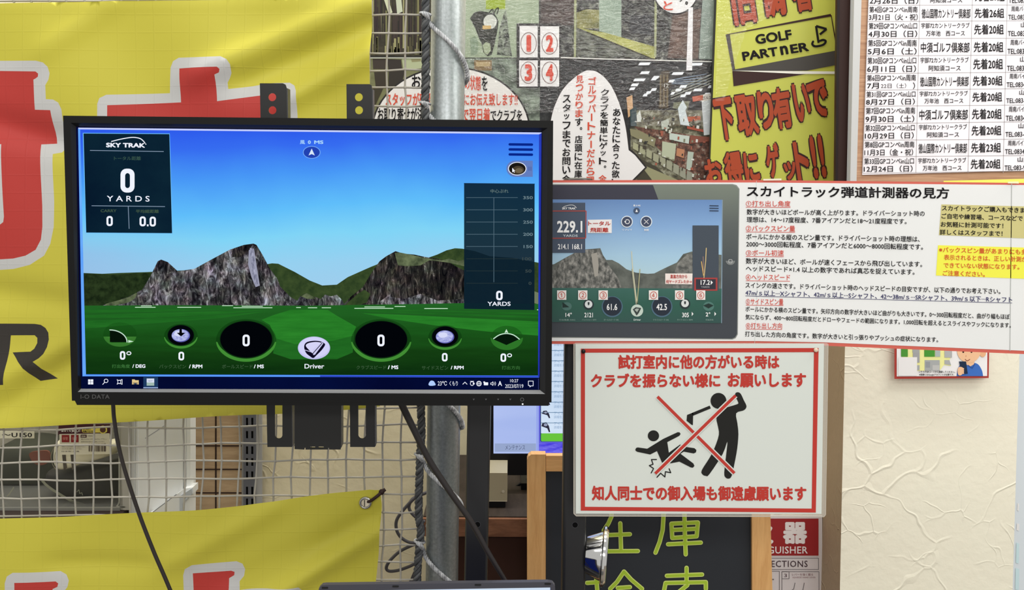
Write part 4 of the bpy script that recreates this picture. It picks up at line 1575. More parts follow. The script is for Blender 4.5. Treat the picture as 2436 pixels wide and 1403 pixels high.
lo_out = [(-90, 1238), (0, 1233), (160, 1229), (305, 1222), (466, 1211), (574, 1202), (700, 1186), (800, 1172), (880, 1163), (905, 1164), (908, 1200), (904, 1260), (900, 1320), (892, 1400), (880, 1560), (-90, 1560)]
l1 = [(38, 1383), (133, 1382), (139, 1387), (137, 1395), (126, 1400), (128, 1480), (38, 1480)]
l1w = [(15, 1480), (15, 1384), (20, 1368), (34, 1359), (143, 1359), (157, 1367), (163, 1381), (160, 1396), (151, 1408), (151, 1480)]
l2 = [(459, 1363), (550, 1357), (558, 1360), (557, 1368), (545, 1375), (546, 1480), (461, 1480)]
l2w = [(436, 1480), (436, 1368), (441, 1352), (458, 1342), (563, 1334), (577, 1340), (583, 1354), (580, 1370), (570, 1382), (571, 1402), (640, 1394), (714, 1389), (722, 1400), (724, 1480)]
lower = thing('yellow_banner', 'lower yellow cloth banner with a metal eyelet, tied to the net below the monitor', 'banner', BAN.at(400, 1560))
cloth('fabric', BAN, lo_out, [(l1w, M_BW), (l1, M_BR), (l2w, M_BW), (l2, M_BR)], M_BY, disp_lo, 12, lower)
eyelet(lower, 870, 1194, 0.003)
mb = MB()
mb.poly(BAN, ell(870, 1194, 9.3, 9.3, 24), D((206, 196, 172)), 0.0035)
mb.poly(BAN, rect(867, 1187, 869, 1202), D((40, 36, 32)), 0.0038)
mb.build('eyelet_opening', lower)
mb = MB()
tp = [BAN.at(x, y, o) for x, y, o in ((876, 1192, 0.002), (884, 1187, 0.007), (896, 1178, 0.008), (906, 1171, 0.004), (912, 1166, -0.002))]
mb.tube([tuple(p) for p in smooth([tuple(p) for p in tp], 4)], 0.0024, D((46, 28, 26), 0.5), 8)
mb.ball(BAN.at(908, 1169, 0.002), 0.0044, D((42, 26, 24), 0.5), 10, 6)
mb.tube([BAN.at(908, 1169, 0.003), BAN.at(917, 1163, 0.001)], 0.0027, D((42, 26, 24), 0.5), 8)
tag(mb.build('cable_tie', flat=False), 'dark brown knotted tie holding the eyelet of the lower banner to the net', 'tie')

# grey lead coiled between net and wall
LP = Plane(1.53)
mb = MB()
mb.tube([LP.at(x, y) for x, y in smooth([(1030, 1166), (1008, 1174), (986, 1185), (960, 1212), (944, 1236), (943, 1258), (953, 1277), (972, 1289), (992, 1292), (975, 1299), (950, 1312), (927, 1334), (919, 1350), (926, 1358), (948, 1356), (976, 1346), (996, 1336), (990, 1354), (980, 1378), (974, 1410), (974, 1600)], 6)], 0.0026, D((74, 72, 76), 0.45), 8)
mb.tube([LP.at(x, y, -0.006) for x, y in smooth([(1000, 1178), (980, 1190), (972, 1206), (976, 1220), (990, 1234), (1010, 1244)], 6)], 0.0026, D((74, 72, 76), 0.45), 8)
tag(mb.build('coiled_lead', flat=False), 'grey lead hanging in loops behind the net beside the steel pipe', 'cord')

# ------------------------------------------------------------------ blackboard on a wooden frame
EA = Plane(1.53)
M_BEECH = wood('pale_beech', (190, 142, 88), (206, 162, 106), (26, 26, 2.0))
M_BEECH_H = wood('pale_beech_rail', (190, 142, 88), (208, 164, 108), (2.0, 26, 26))
M_SLATE = D((44, 47, 52), 0.6, 0.2, k=1.15)
ez = thing('blackboard_stand', 'pale wooden framed blackboard with yellow-green chalk characters, behind the black poles', 'blackboard', (EA.at(1540, 1300).x, 1.54, 0.0))


def stile(x0, x1, top):
    m = MB()
    k = [p for p in top]
    bl, br = EA.at(x0, 1700), EA.at(x1, 1700)
    m.slab(EA, k + [(x1, 1700), (x0, 1700)], M_BEECH, 0.004, 0.02)
    a, b = EA.at(x0, 1700, 0.004), EA.at(x1, 1700, 0.004)
    m.add([a, b, b + Vector((0, 0.02, 0)), a + Vector((0, 0.02, 0)), Vector((a.x, a.y, 0)), Vector((b.x, b.y, 0)), Vector((b.x, b.y + 0.02, 0)), Vector((a.x, a.y + 0.02, 0))],
          [(0, 1, 5, 4), (1, 2, 6, 5), (2, 3, 7, 6), (3, 0, 4, 7), (4, 5, 6, 7)], M_BEECH)
    m.build('stile', ez)


stile(1254, 1298, [(1254, 1403), (1254, 1092), (1257, 1084), (1264, 1079), (1298, 1079), (1298, 1403)])
stile(1789, 1835, [(1787, 1079), (1818, 1079), (1826, 1084), (1828, 1092), (1836, 1403), (1791, 1403)])
mb = MB()
mb.slab(EA, [(1299, 1083), (1787, 1083), (1787, 1122), (1299, 1120)], M_BEECH_H, 0.002, 0.016)
mb.build('top_rail', ez)
mb = MB()
mb.slab(EA, [(1299, 1120), (1787, 1122), (1790, 1600), (1299, 1600)], M_SLATE, -0.004, 0.006)
mb.build('slate', ez)
mb = MB()
CHK, CHL = D((158, 186, 52), 0.7), D((202, 214, 120), 0.7)


def chalk(pts, w=10.5):
    for m_, ww, off in ((CHL, w, -0.0032), (CHK, w - 4, -0.0026)):
        mb.line(EA, pts, ww, m_, off + random.random() * 0.0002)


for s_ in ([(1455, 1215), (1455, 1230), (1448, 1246), (1440, 1258)], [(1425, 1214), (1484, 1212)], [(1476, 1246), (1478, 1310)], [(1450, 1274), (1499, 1272)], [(1418, 1313), (1518, 1312)], [(1437, 1262), (1437, 1310)],
           [(1579, 1200), (1579, 1232), (1577, 1262), (1570, 1290), (1560, 1316)], [(1578, 1200), (1666, 1198)], [(1629, 1224), (1630, 1270), (1632, 1320)], [(1598, 1248), (1600, 1281)], [(1598, 1247), (1661, 1244)], [(1661, 1244), (1658, 1277)], [(1600, 1262), (1656, 1259)], [(1600, 1281), (1658, 1277)], [(1590, 1296), (1668, 1292)],
           [(1397, 1388), (1428, 1386)], [(1418, 1366), (1424, 1440)], [(1452, 1402), (1468, 1386), (1485, 1361), (1502, 1380), (1528, 1402)], [(1470, 1400), (1499, 1398)], [(1460, 1420), (1510, 1418)],
           [(1634, 1352), (1634, 1386)], [(1587, 1371), (1671, 1368)], [(1580, 1408), (1584, 1388), (1680, 1386), (1680, 1402)], [(1636, 1393), (1610, 1414)], [(1612, 1414), (1650, 1412)]):
    chalk(s_)
mb.build('chalk_lettering', ez)
# ------------------------------------------------------------------ display stand: two black poles
STD = Plane(1.283)
stand = thing('display_stand', 'black two-pole metal display stand carrying monitor, notices and chrome knob', 'stand', (STD.at(1250, 900).x, 1.3, 0.0))
M_POLE = D((26, 26, 28), 0.38, 0.45)


def pole(xt, yt, xb, yb, w):
    a, b = STD.at(xt, yt), STD.at(xb, yb)
    base = to_floor(a, b, 0.03)
    h = px_size(STD, xb, yb, w) / 2
    m = MB()
    sec = []
    r = h * 0.28
    for cx, cy, a0 in ((h - r, -h + r, -90), (h - r, h - r, 0), (-h + r, h - r, 90), (-h + r, -h + r, 180)):
        for i in range(5):
            t = math.radians(a0 + 22.5 * i)
            sec.append((cx + r * math.cos(t), cy + r * math.sin(t)))
    vs = [Vector((p.x + x, p.y + h + y, p.z)) for p in (a, base) for x, y in sec]
    n = len(sec)
    m.add(vs, [(i, (i + 1) % n, n + (i + 1) % n, n + i) for i in range(n)] + [tuple(range(n)), tuple(range(n, 2 * n))], M_POLE)
    # bolt hole
    return m, a, b, base, h


m, a1, b1, f1, h1 = pole(1150, 440, 1133, 1300, 55)
HOLE = D((6, 6, 7), 0.8, 0.1)
m.poly(STD, ell(1136, 1247, 6.5, 6.5, 18), HOLE, 0.0006)
m.line(STD, ell(1136, 1247, 7, 7, 18), 1.2, D((60, 60, 64)), 0.0005, closed=True)
m.build('pole', stand, flat=True)
m, a2, b2, f2, h2 = pole(1377, 432, 1366, 1300, 56)
m.poly(STD, ell(1368, 1248, 6.5, 6.5, 18), HOLE, 0.0006)
m.line(STD, ell(1368, 1248, 7, 7, 18), 1.2, D((60, 60, 64)), 0.0005, closed=True)
m.build('pole', stand, flat=True)
for a, h in ((a1, h1), (a2, h2)):
    mb = MB()
    mb.lathe((a.x, a.y + h, a.z), (0, 0, 1), [(-0.002, h * 1.08), (0.0005, h * 1.22), (0.003, h * 1.2), (0.0045, h * 0.9), (0.005, 0)], D((20, 20, 22), 0.3, 0.5), 28)
    mb.build('end_cap', stand, flat=False)
mb = MB()
zc = STD.at(1250, 640).z
mb.box((-0.33, 1.292, zc - 0.02), (a2.x - 0.005, 1.306, zc + 0.02), M_POLE)
mb.build('crossbar', stand)
mb = MB()
for f in (f1, f2):
    mb.box((f.x - 0.03, 1.0, 0.0), (f.x + 0.03, 1.40, 0.03), M_POLE)
mb.build('foot', stand)
# chrome clamp knob
KN = Plane(1.30)
M_CHROME = D((205, 205, 205), 0.08, 0.5, 1.0, 1.0)
g = N('polished_chrome').set(Metallic=1.0, Roughness=0.09)
g.b.inputs[0].default_value = (0.78, 0.78, 0.77, 1)
M_CHROME = g.m
knob = MB()
kx = lambda x: px_size(KN, 1400, 1318, 1) * (x - 1392)
ko = KN.at(1392, 1318)
kr = px_size(KN, 1400, 1318, 1)
ax = Vector((0.985, -0.12, -0.06))
knob.lathe(ko, ax, [(kr * 2, 1e-4), (kr * 2, 43 * kr), (kr * 6, 45 * kr), (kr * 36, 57 * kr), (kr * 38, 57 * kr), (kr * 39, 66 * kr), (kr * 42, 71 * kr), (kr * 47, 71 * kr), (kr * 52, 66 * kr), (kr * 53, 50 * kr), (kr * 50, 1e-4)], M_CHROME, 48)
k_o = knob.build('clamp_knob', stand, flat=False)
k_o['label'] = 'polished chrome knob'
mod = k_o.modifiers.new('edges', 'EDGE_SPLIT')
mod.split_angle = math.radians(25)
mb = MB()
mb.lathe(ko - ax * (6 * kr), ax, [(0, 1e-4), (0, 26 * kr), (8 * kr, 34 * kr), (8.2 * kr, 1e-4)], M_BLACK, 32)
mb.build('knob_collar', stand, flat=False)

# ------------------------------------------------------------------ monitor
YAW = math.radians(2.6)
MON = Plane(1.165, YAW)
M_BEZ = D((17, 17, 17), 0.5, 0.16)
monitor = thing('monitor', 'black flat monitor showing a golf driving range with mountains and blue sky', 'monitor', MON.at(745, 965))
outer = [(150, 275), (1316, 287), (1312, 957), (1306, 957), (1305, 965), (183, 963), (178, 953), (171, 953)]
lip = [(168, 292), (1303, 304), (1297, 937), (185, 932)]
scr = [(177, 301), (1290, 313), (1284, 929), (189, 926)]
mb = MB()
mb.slab(MON, outer, M_BEZ, 0, 0.018, holes=[lip])
mb.build('bezel', monitor)
mb = MB()
M_CH_LIT = D((128, 129, 130), 0.35, 0.5)  # lower chamfer coloured pale for the overhead light it catches
RC = -0.0055
for i in range(4):
    j = (i + 1) % 4
    mb.add([MON.at(*lip[i], 0.0), MON.at(*lip[j], 0.0), MON.at(*scr[j], RC), MON.at(*scr[i], RC)], [(0, 1, 2, 3)], M_CH_LIT if i == 2 else M_BLACKM)
mb.build('inner_chamfer', monitor)
mb = MB()
mb.slab(MON, [(200, 320), (1270, 330), (1262, 915), (215, 910)], M_BLACK, -0.019, 0.022)
mb.build('rear_housing', monitor)
mb = MB()
mb.text(MON, 'I-O DATA', 192, 261, 938, 948, D((70, 70, 70), 0.4), 0.0004, bold=0.02, res=3, space=1.05)
mb.build('maker_lettering', monitor)
mb = MB()
for x in (1127, 1156, 1185, 1214):
    mb.line(MON, [(x - 1.5, 948), (x, 951), (x + 1.5, 948)], 1, D((92, 92, 94)), 0.0004)
mb.line(MON, ell(1242, 950, 4, 4, 18), 1, D((92, 92, 94)), 0.0004, closed=True)
mb.line(MON, [(190, 954), (1300, 957)], 1.2, D((14, 14, 14)), 0.0004)
mb.build('control_marks', monitor)
mb = MB()
mb.poly(MON, rect(1241.5, 959, 1245, 962.5), E((255, 255, 255)), 0.0005)
mb.build('power_light', monitor)

# picture on the screen
P0 = -0.0054
L = lambda k: P0 + 0.00006 * k


def emix(name, fac_stops, scale, uvs=(1, 1, 1), rot=(0, 0, 0), detail=5, dist=0.0, rough=0.6):
    g = N(name, True)
    v = g.coord('UV', uvs, rot)
    g.color(g.ramp(g.noise(v, scale, detail, rough, dist), fac_stops))
    return g.m


g = N('screen_sky', True)
v = g.coord('UV')
sx = g.n('ShaderNodeSeparateXYZ')
g.l(v, sx.inputs[0])
# UV: x = px/1000, y = (1403-py)/1000
t = g.math('ADD', sx.outputs[1], g.math('MULTIPLY', g.math('SUBTRACT', sx.outputs[0], 0.6), -0.03))
t = g.math('ADD', t, g.math('MULTIPLY', g.math('SUBTRACT', g.noise(v, 2.6, 3), 0.5), 0.10))
mr = g.n('ShaderNodeMapRange')
mr.inputs[1].default_value = 0.70
mr.inputs[2].default_value = 1.10
g.l(t, mr.inputs[0])
skyc = g.ramp(mr.outputs[0], [(0.0, (160, 205, 236)), (0.2, (150, 208, 240)), (0.36, (128, 212, 246)), (0.52, (96, 190, 250)), (0.72, (72, 152, 246)), (0.9, (54, 108, 240)), (1.0, (46, 92, 236))])
left = g.n('ShaderNodeMapRange')
left.inputs[1].default_value = 0.52
left.inputs[2].default_value = 0.2
left.inputs[3].default_value = 0.0
left.inputs[4].default_value = 0.55
g.l(sx.outputs[0], left.inputs[0])
low = g.n('ShaderNodeMapRange')
low.inputs[1].default_value = 0.88
low.inputs[2].default_value = 0.80
g.l(sx.outputs[1], low.inputs[0])
g.color(g.mix(g.math('MULTIPLY', left.outputs[0], low.outputs[0]), skyc, rgb((150, 182, 226))))
M_SKY = g.m

screen = MB()
screen.slab(MON, scr, E((4, 8, 54)), P0, 0.002)
screen.poly(MON, [(182, 303), (1288, 315), (1283, 900), (192, 897)], E((70, 130, 245)), L(1))
app = [(188, 307), (1285, 319), (1280, 897), (200, 892)]
screen.poly(MON, [(186, 306), (1285, 319), (1283, 740), (194, 728)], M_SKY, L(2))
screen.poly(MON, [(182, 303), (1289, 314.5), (1289, 319), (182, 307)], E((196, 206, 250)), L(3))
M_HILL = emix('screen_hill', [(0.35, (22, 34, 18)), (0.65, (44, 60, 32))], 60)
M_HILL2 = emix('screen_hill_far', [(0.35, (40, 58, 32)), (0.65, (60, 78, 42))], 50)
def rockmat(name, stops, sc, uvs, rot, lo, k):
    g = N(name, True)
    v = g.coord('UV', uvs, rot)
    f = g.math('ADD', g.math('MULTIPLY', g.noise(v, sc, 5, 0.72, 1.2), 0.7), g.math('MULTIPLY', g.noise(g.coord('UV', uvs, rot), lo, 2, 0.5, 0.4), 0.3))
    c = g.ramp(f, stops)
    tint = g.n('ShaderNodeTexNoise')
    tint.inputs['Scale'].default_value = 40
    tint.inputs['Detail'].default_value = 2
    g.l(g.coord('UV'), tint.inputs['Vector'])
    g.color(g.mix(k, c, tint.outputs['Color'], 'OVERLAY'))
    return g.m


M_ROCK = rockmat('screen_rock', [(0.36, (8, 8, 12)), (0.45, (40, 38, 42)), (0.53, (90, 88, 90)), (0.62, (168, 168, 172)), (0.72, (226, 230, 230))], 46, (2.0, 0.75, 1), (0, 0, 0.5), 13, 0.3)
M_ROCK2 = rockmat('screen_rock_shade', [(0.38, (6, 6, 10)), (0.5, (36, 34, 34)), (0.59, (78, 74, 68)), (0.68, (168, 168, 164))], 46, (2.2, 0.6, 1), (0, 0, 0.15), 12, 0.3)
M_MOSS = emix('screen_moss', [(0.35, (58, 68, 48)), (0.65, (110, 122, 88))], 45)
screen.poly(MON, [(191, 650), (240, 652), (280, 650), (345, 648), (430, 644), (480, 640), (560, 640), (628, 630), (645, 627), (660, 628), (700, 648), (735, 668), (765, 680), (800, 678), (826, 660), (880, 636), (940, 612), (1006, 618), (1040, 606), (1062, 596), (1082, 591), (1100, 592), (1130, 598), (1165, 610), (1220, 614), (1284, 626), (1284, 742), (195, 740)], M_HILL2, L(4))
screen.poly(MON, [(191, 651), (260, 655), (345, 650), (420, 646), (455, 650), (500, 690), (420, 726), (195, 728)], M_HILL, L(5))
screen.poly(MON, [(240, 728), (262, 721), (300, 708), (335, 690), (356, 655), (372, 622), (380, 618), (396, 624), (420, 646), (460, 640), (500, 618), (545, 594), (578, 583), (601, 580), (608, 583), (622, 606), (640, 640), (658, 664), (664, 682), (690, 708), (712, 720), (712, 730), (240, 730)], M_ROCK, L(6))
screen.poly(MON, smooth([(248, 724), (300, 709), (322, 697), (316, 712), (296, 722), (262, 728)], 4, True), M_MOSS, L(7))
screen.poly(MON, [(548, 594), (578, 583), (600, 580), (592, 594), (570, 612), (550, 612)], M_ROCK2, L(7))
screen.poly(MON, [(590, 590), (602, 592), (608, 630), (616, 680), (606, 684), (596, 660), (588, 630)], E((150, 152, 172)), L(6.5))
screen.poly(MON, [(592, 590), (600, 592), (606, 640), (612, 676), (606, 678), (598, 650)], emix('screen_waterfall', [(0.4, (110, 112, 134)), (0.6, (172, 174, 196))], 90, (2.6, 0.8, 1)), L(7))
screen.poly(MON, [(700, 726), (712, 706), (728, 698), (742, 706), (762, 712), (772, 702), (786, 706), (800, 702), (812, 714), (820, 730), (700, 730)], M_ROCK, L(6))
screen.poly(MON, [(714, 706), (728, 698), (742, 706), (752, 712), (730, 712)], M_MOSS, L(7))
screen.poly(MON, [(812, 730), (834, 706), (862, 684), (884, 648), (902, 622), (918, 610), (940, 598), (960, 604), (985, 606), (1012, 612), (1040, 616), (1064, 622), (1084, 634), (1104, 644), (1104, 724), (1000, 724), (880, 728)], M_ROCK2, L(6))
screen.poly(MON, [(938, 602), (950, 601), (975, 606), (1010, 614), (1050, 620), (1068, 616), (1090, 622), (1104, 618), (1104, 634), (1070, 626), (1042, 622), (1020, 620), (1000, 632), (970, 634), (946, 632)], M_MOSS, L(7))
screen.poly(MON, [(818, 728), (850, 700), (866, 690), (880, 700), (872, 720), (850, 728)], M_HILL2, L(7))
screen.poly(MON, [(892, 726), (920, 706), (960, 712), (1000, 700), (1040, 716), (1104, 712), (1104, 726)], M_ROCK, L(7.5))
screen.poly(MON, [(1272, 694), (1284, 698), (1284, 726), (1272, 722)], E((112, 124, 96)), L(7))
# ground
g = N('screen_turf', True)
v = g.coord('UV')
sx = g.n('ShaderNodeSeparateXYZ')
g.l(v, sx.inputs[0])
mr = g.n('ShaderNodeMapRange')
mr.inputs[1].default_value = 0.51
mr.inputs[2].default_value = 0.68
g.l(g.math('ADD', sx.outputs[1], g.math('MULTIPLY', g.math('SUBTRACT', g.noise(g.coord('UV', (0.7, 6, 1)), 9, 5), 0.5), 0.075)), mr.inputs[0])
g.color(g.ramp(mr.outputs[0], [(0.0, (12, 46, 14)), (0.3, (20, 62, 18)), (0.62, (26, 84, 26)), (1.0, (34, 98, 36))]))
screen.poly(MON, [(194, 728), (400, 727), (740, 728), (1000, 724), (1104, 722), (1284, 724), (1281, 895), (200, 892)], g.m, L(8))
G1 = emix('screen_turf_light', [(0.3, (34, 112, 34)), (0.7, (44, 132, 42))], 16, (0.6, 5, 1))
G2 = emix('screen_turf_mid', [(0.3, (28, 94, 30)), (0.7, (36, 110, 36))], 16, (0.6, 5, 1))
screen.poly(MON, [(690, 738), (778, 738), (800, 752), (846, 778), (838, 800), (790, 812), (700, 820), (654, 806), (640, 774), (620, 762), (650, 750)], G1, L(9.5))
screen.poly(MON, [(650, 800), (700, 800), (790, 800), (842, 790), (838, 840), (800, 856), (690, 856), (648, 842)], G2, L(9))
for q, m_ in (([(195, 739), (420, 736), (560, 737), (400, 742), (196, 745)], G2), ([(196, 751), (400, 744), (640, 738), (500, 750), (360, 757), (196, 757)], G2), ([(197, 764), (400, 757), (560, 748), (640, 741), (520, 758), (300, 775), (197, 783)], G2),
              ([(830, 738), (960, 742), (1284, 754), (1284, 758), (1100, 752), (900, 744)], G2), ([(840, 738), (1000, 738), (1284, 746), (1284, 749), (1000, 742)], G2),
              ([(860, 746), (1000, 752), (1284, 766), (1284, 800), (1160, 790), (1040, 776), (930, 760)], G1)):
    screen.poly(MON, q, m_, L(9))
for x0, x1, y in ((318, 367, 732), (332, 358, 728.5), (419, 476, 732), (526, 552, 728), (553, 646, 733), (573, 623, 729.5), (703, 714, 732.5), (731, 753, 733), (764, 786, 733), (842, 935, 734.5), (866, 915, 731), (938, 964, 730), (1009, 1065, 735), (1278, 1284, 738)):
    screen.poly(MON, rect(x0, y - 0.9, x1, y + 0.9), E((196, 232, 200)), L(10))
screen_o = screen.build('screen', monitor)

WT = E((240, 244, 255))
DIM = E((62, 92, 62))
PANEL = E((7, 26, 44))


def part(fn, name, label=None):
    m = MB()
    fn(m)
    o = m.build(name, screen_o)
    if label:
        o['label'] = label
    return o


tx = lambda m, s, x0, x1, y0, y1, mat=WT, k=16, dy=0.0, bold=0.0, sk=0.0, res=3: m.text(MON, s, x0, x1, y0, y1, mat, L(k), dy=dy, bold=bold, sk=sk, res=res)


def digit0(m, x0, x1, y0, y1, w, mat=WT, k=16):
    r = (x1 - x0) * 0.42
    m.poly(MON, rrect(x0, y0, x1, y1, r), mat, L(k), holes=[list(reversed(rrect(x0 + w, y0 + w * 0.95, x1 - w, y1 - w * 0.95, r * 0.45)))])


def info(m):
    m.poly(MON, [(193, 315.5), (401, 317), (408, 556), (200, 555)], E((110, 190, 245)), L(11))
    m.poly(MON, [(195, 317), (400, 318.5), (406.5, 555), (201.5, 553.5)], emix('screen_panel', [(0.3, (5, 22, 42)), (0.7, (14, 40, 54))], 4), L(12))
    tx(m, 'SKY TRAK', 249, 342, 339, 350, bold=0.045, dy=1)
    m.line(MON, smooth([(262, 336), (282, 331), (304, 327), (318, 326.5), (330, 329), (337, 334), (342, 340)], 5), 2.2, WT, L(16))
    m.poly(MON, ell(344, 342.5, 1.3, 1.3, 10), WT, L(16))
    m.line(MON, [(211, 357.5), (386, 360)], 1.6, E((130, 150, 172)), L(15))
    m.line(MON, [(215, 489.5), (389, 491.5)], 1.6, E((130, 150, 172)), L(15))
    m.line(MON, [(302, 491), (304, 544)], 1.6, E((130, 150, 172)), L(15))
    tx(m, 'トータル距離', 268, 332, 371.5, 381, E((54, 82, 72)), bold=0.02)
    digit0(m, 283.5, 317, 401, 458, 11)
    tx(m, 'Y A R D S', 251, 353, 465.5, 479, dy=0.6, bold=0.012)
    tx(m, 'CARRY', 236, 274, 498, 505, E((62, 84, 66)), bold=0.03)
    tx(m, '平均総距離', 320, 375, 498.5, 507, E((62, 84, 66)), bold=0.03)
    digit0(m, 250, 265, 514, 538, 4.6)
    digit0(m, 329, 344, 515, 538.5, 4.6)
    m.poly(MON, rect(346.5, 534, 350.5, 538.5), WT, L(16))
    digit0(m, 353, 368, 515.5, 539, 4.6)


part(info, 'distance_panel')


def wind_i(m):
    c = E((170, 214, 250))
    tx(m, '風', 712, 724, 333, 342.5, c, bold=0.02)
    tx(m, '0', 731, 738, 333.5, 342, c, bold=0.04)
    tx(m, 'MS', 746, 768, 333.5, 342, c, bold=0.04)
    m.poly(MON, ell(740, 362, 21, 15, 40), E((120, 176, 250)), L(11))
    m.poly(MON, ell(740, 362, 19.4, 13.6, 40), E((34, 66, 178)), L(12))
    m.poly(MON, [(740, 353), (747.5, 369.5), (740, 366), (732.5, 369.5)], E((216, 232, 250)), L(14))


part(wind_i, 'wind_indicator')


def menu(m):
    for y in (343, 355, 367):
        m.line(MON, [(1213, y), (1266, y + 0.6)], 6, E((8, 38, 138)), L(11))


part(menu, 'menu_icon')


def ballcam(m):
    m.poly(MON, [(1268, 382), (1268, 420.5)] + ell(1226, 401, 21, 19.5, 20, 90, 270), E((100, 126, 190)), L(11))
    m.poly(MON, ell(1231, 401, 22, 16, 40), E((232, 236, 246)), L(12))
    m.poly(MON, ell(1231, 401, 20, 14.3, 40), E((26, 22, 18)), L(13))
    m.poly(MON, ell(1233, 404, 14, 9.5, 30), E((74, 64, 48)), L(13.5))
    m.poly(MON, ell(1235, 405.5, 9, 6, 30), E((110, 98, 76)), L(14))
    for x in (1258, 1261, 1264):
        m.poly(MON, rect(x - 0.6, 396, x + 0.6, 406), E((70, 92, 160)), L(13))
    m.poly(MON, [(1219, 399), (1219, 410), (1221.5, 407.5), (1223.5, 411), (1225, 410), (1223.3, 407), (1226, 406.5)], WT, L(16))


part(ballcam, 'ball_camera_icon')


def chart(m):
    m.poly(MON, [(1104, 436), (1272.5, 437.5), (1272, 738.5), (1104, 735.5)], ET((12, 32, 46), 0.972), L(12))
    m.line(MON, [(1104, 436), (1272.5, 437.5)], 1.2, E((16, 30, 60)), L(13))
    gc = E((84, 108, 122))
    gd = E((40, 54, 56))
    tx(m, '中心ぶれ', 1167, 1210, 450, 459, E((104, 126, 124)), bold=0.01)
    for i in range(8):
        y = 470 + 29.2 * i
        c = gc if i < 5 else gd
        m.poly(MON, rect(1109, y - 0.6, 1232, y + 0.6), c, L(14))
        s = str(350 - 50 * i)
        w = (23, 23, 23, 23, 22, 22, 15, 7)[i]
        tx(m, s, 1268 - w - (0 if i < 5 else 3), 1268 - (0 if i < 5 else 3), y - 3.5, y + 3.8, E((112, 134, 142)) if i < 5 else E((62, 74, 74)), bold=0.02)
    m.poly(MON, rect(1174.4, 470, 1175.8, 672), gc, L(14))
    digit0(m, 1180.5, 1196, 692.5, 715, 4.8)
    tx(m, 'YARDS', 1160, 1215, 718.5, 728.5, bold=0.02)


part(chart, 'offline_chart')


def ring(m, cx, cy, rx, ry):
    m.poly(MON, ell(cx, cy, rx, ry, 48), ET((10, 52, 12), 0.55), L(11))
    low = ell(cx, cy, rx, ry, 30, 4, 176)
    upr = ell(cx, cy - ry * 0.16, rx * 0.985, ry * 0.96, 30, 166, 14)
    m.poly(MON, low + upr, E((66, 140, 52)), L(12))


def big(m, cx, cy, digit_x, label, lx0, lx1, unit, ux0, ux1, ly):
    ring(m, cx, cy, 72, 51)
    m.poly(MON, ell(cx, cy - 2, 64.5, 45.5, 56), E((16, 54, 18)), L(13))
    m.poly(MON, ell(cx, cy - 2.5, 62, 43.5, 56), E((2, 4, 8)), L(14))
    digit0(m, digit_x - 8.5, digit_x + 8.5, 797, 825, 5.2)
    tx(m, label, lx0, lx1, ly, ly + 9.5, DIM, bold=0.01)
    tx(m, unit, ux0, ux1, ly, ly + 9, bold=0.035)


part(lambda m: big(m, 583.5, 811, 583.5, 'ボールスピード', 526, 599, '/ MS', 602, 626, 868.5), 'ball_speed_gauge')
part(lambda m: big(m, 906, 811, 905.5, 'クラブスピード', 847, 918, '/ MS', 922, 947, 870.5), 'club_speed_gauge')


def small(m, cx, cy):
    ring(m, cx, cy, 40, 29.5)
    m.poly(MON, ell(cx, cy - 2, 32.5, 25.5, 44), E((14, 48, 16)), L(13))
    m.poly(MON, ell(cx, cy - 2.5, 31, 24, 44), E((3, 5, 10)), L(14))
    ballm = emix('screen_ball', [(0.35, (140, 146, 214)), (0.65, (196, 202, 240))], 120, (1, 1.5, 1))
    m.poly(MON, ell(cx, cy - 1.5, 22, 15.6, 40), E((90, 92, 170)), L(15))
    m.poly(MON, ell(cx - 1.2, cy - 2.4, 20.4, 14.2, 40), ballm, L(15.5))
    m.poly(MON, ell(cx - 5, cy - 6, 11, 6.5, 30), E((214, 218, 248)), L(15.8))


def spin(m):
    small(m, 427.5, 801)
    m.poly(MON, [(424.5, 784), (430, 784), (430.5, 792.5), (438, 793), (428, 801.5), (418, 793), (424, 792.5)], E((4, 4, 10)), L(17))
    digit0(m, 422, 435.5, 838, 858.5, 4.2)
    tx(m, 'バックスピン', 376, 440, 868.5, 878, DIM, bold=0.01)
    tx(m, '/ RPM', 447, 479, 868.5, 877.5, bold=0.035)


part(spin, 'back_spin_gauge')


def side(m):
    small(m, 1058.5, 804)
    digit0(m, 1051, 1064.5, 841, 861, 4.2)
    tx(m, 'サイドスピン', 1003, 1066, 871.5, 881, DIM, bold=0.01)
    tx(m, '/ RPM', 1072, 1103, 871.5, 880, bold=0.035)


part(side, 'side_spin_gauge')


def angle(m):
    cx, cy = 282, 797
    m.poly(MON, ell(cx, cy, 40, 29, 48), ET((14, 62, 14), 0.35), L(11))
    m.poly(MON, ell(cx, cy, 40, 29, 30, 10, 170) + [(258, 816), (300, 816)][::-1], ET((70, 140, 56), 0.6), L(12))
    arc = ell(258, 815, 41, 29, 16, -90, 0)
    m.poly(MON, [(258, 815)] + arc, E((6, 20, 8)), L(13))
    m.line(MON, arc, 2.4, E((196, 226, 206)), L(14))
    m.poly(MON, [(302, 810), (315, 813.5), (302, 816.5)], E((200, 232, 206)), L(14))
    digit0(m, 282, 295, 836.5, 857, 4.2)
    m.line(MON, ell(303.5, 841.5, 4.8, 3.6, 24), 2.2, WT, L(16), closed=True)
    tx(m, '打出角度', 263, 306, 868, 877, E((58, 112, 56)), bold=0.02)
    tx(m, '/ DEG', 312, 343, 868, 876.5, bold=0.035)


part(angle, 'launch_angle_gauge')


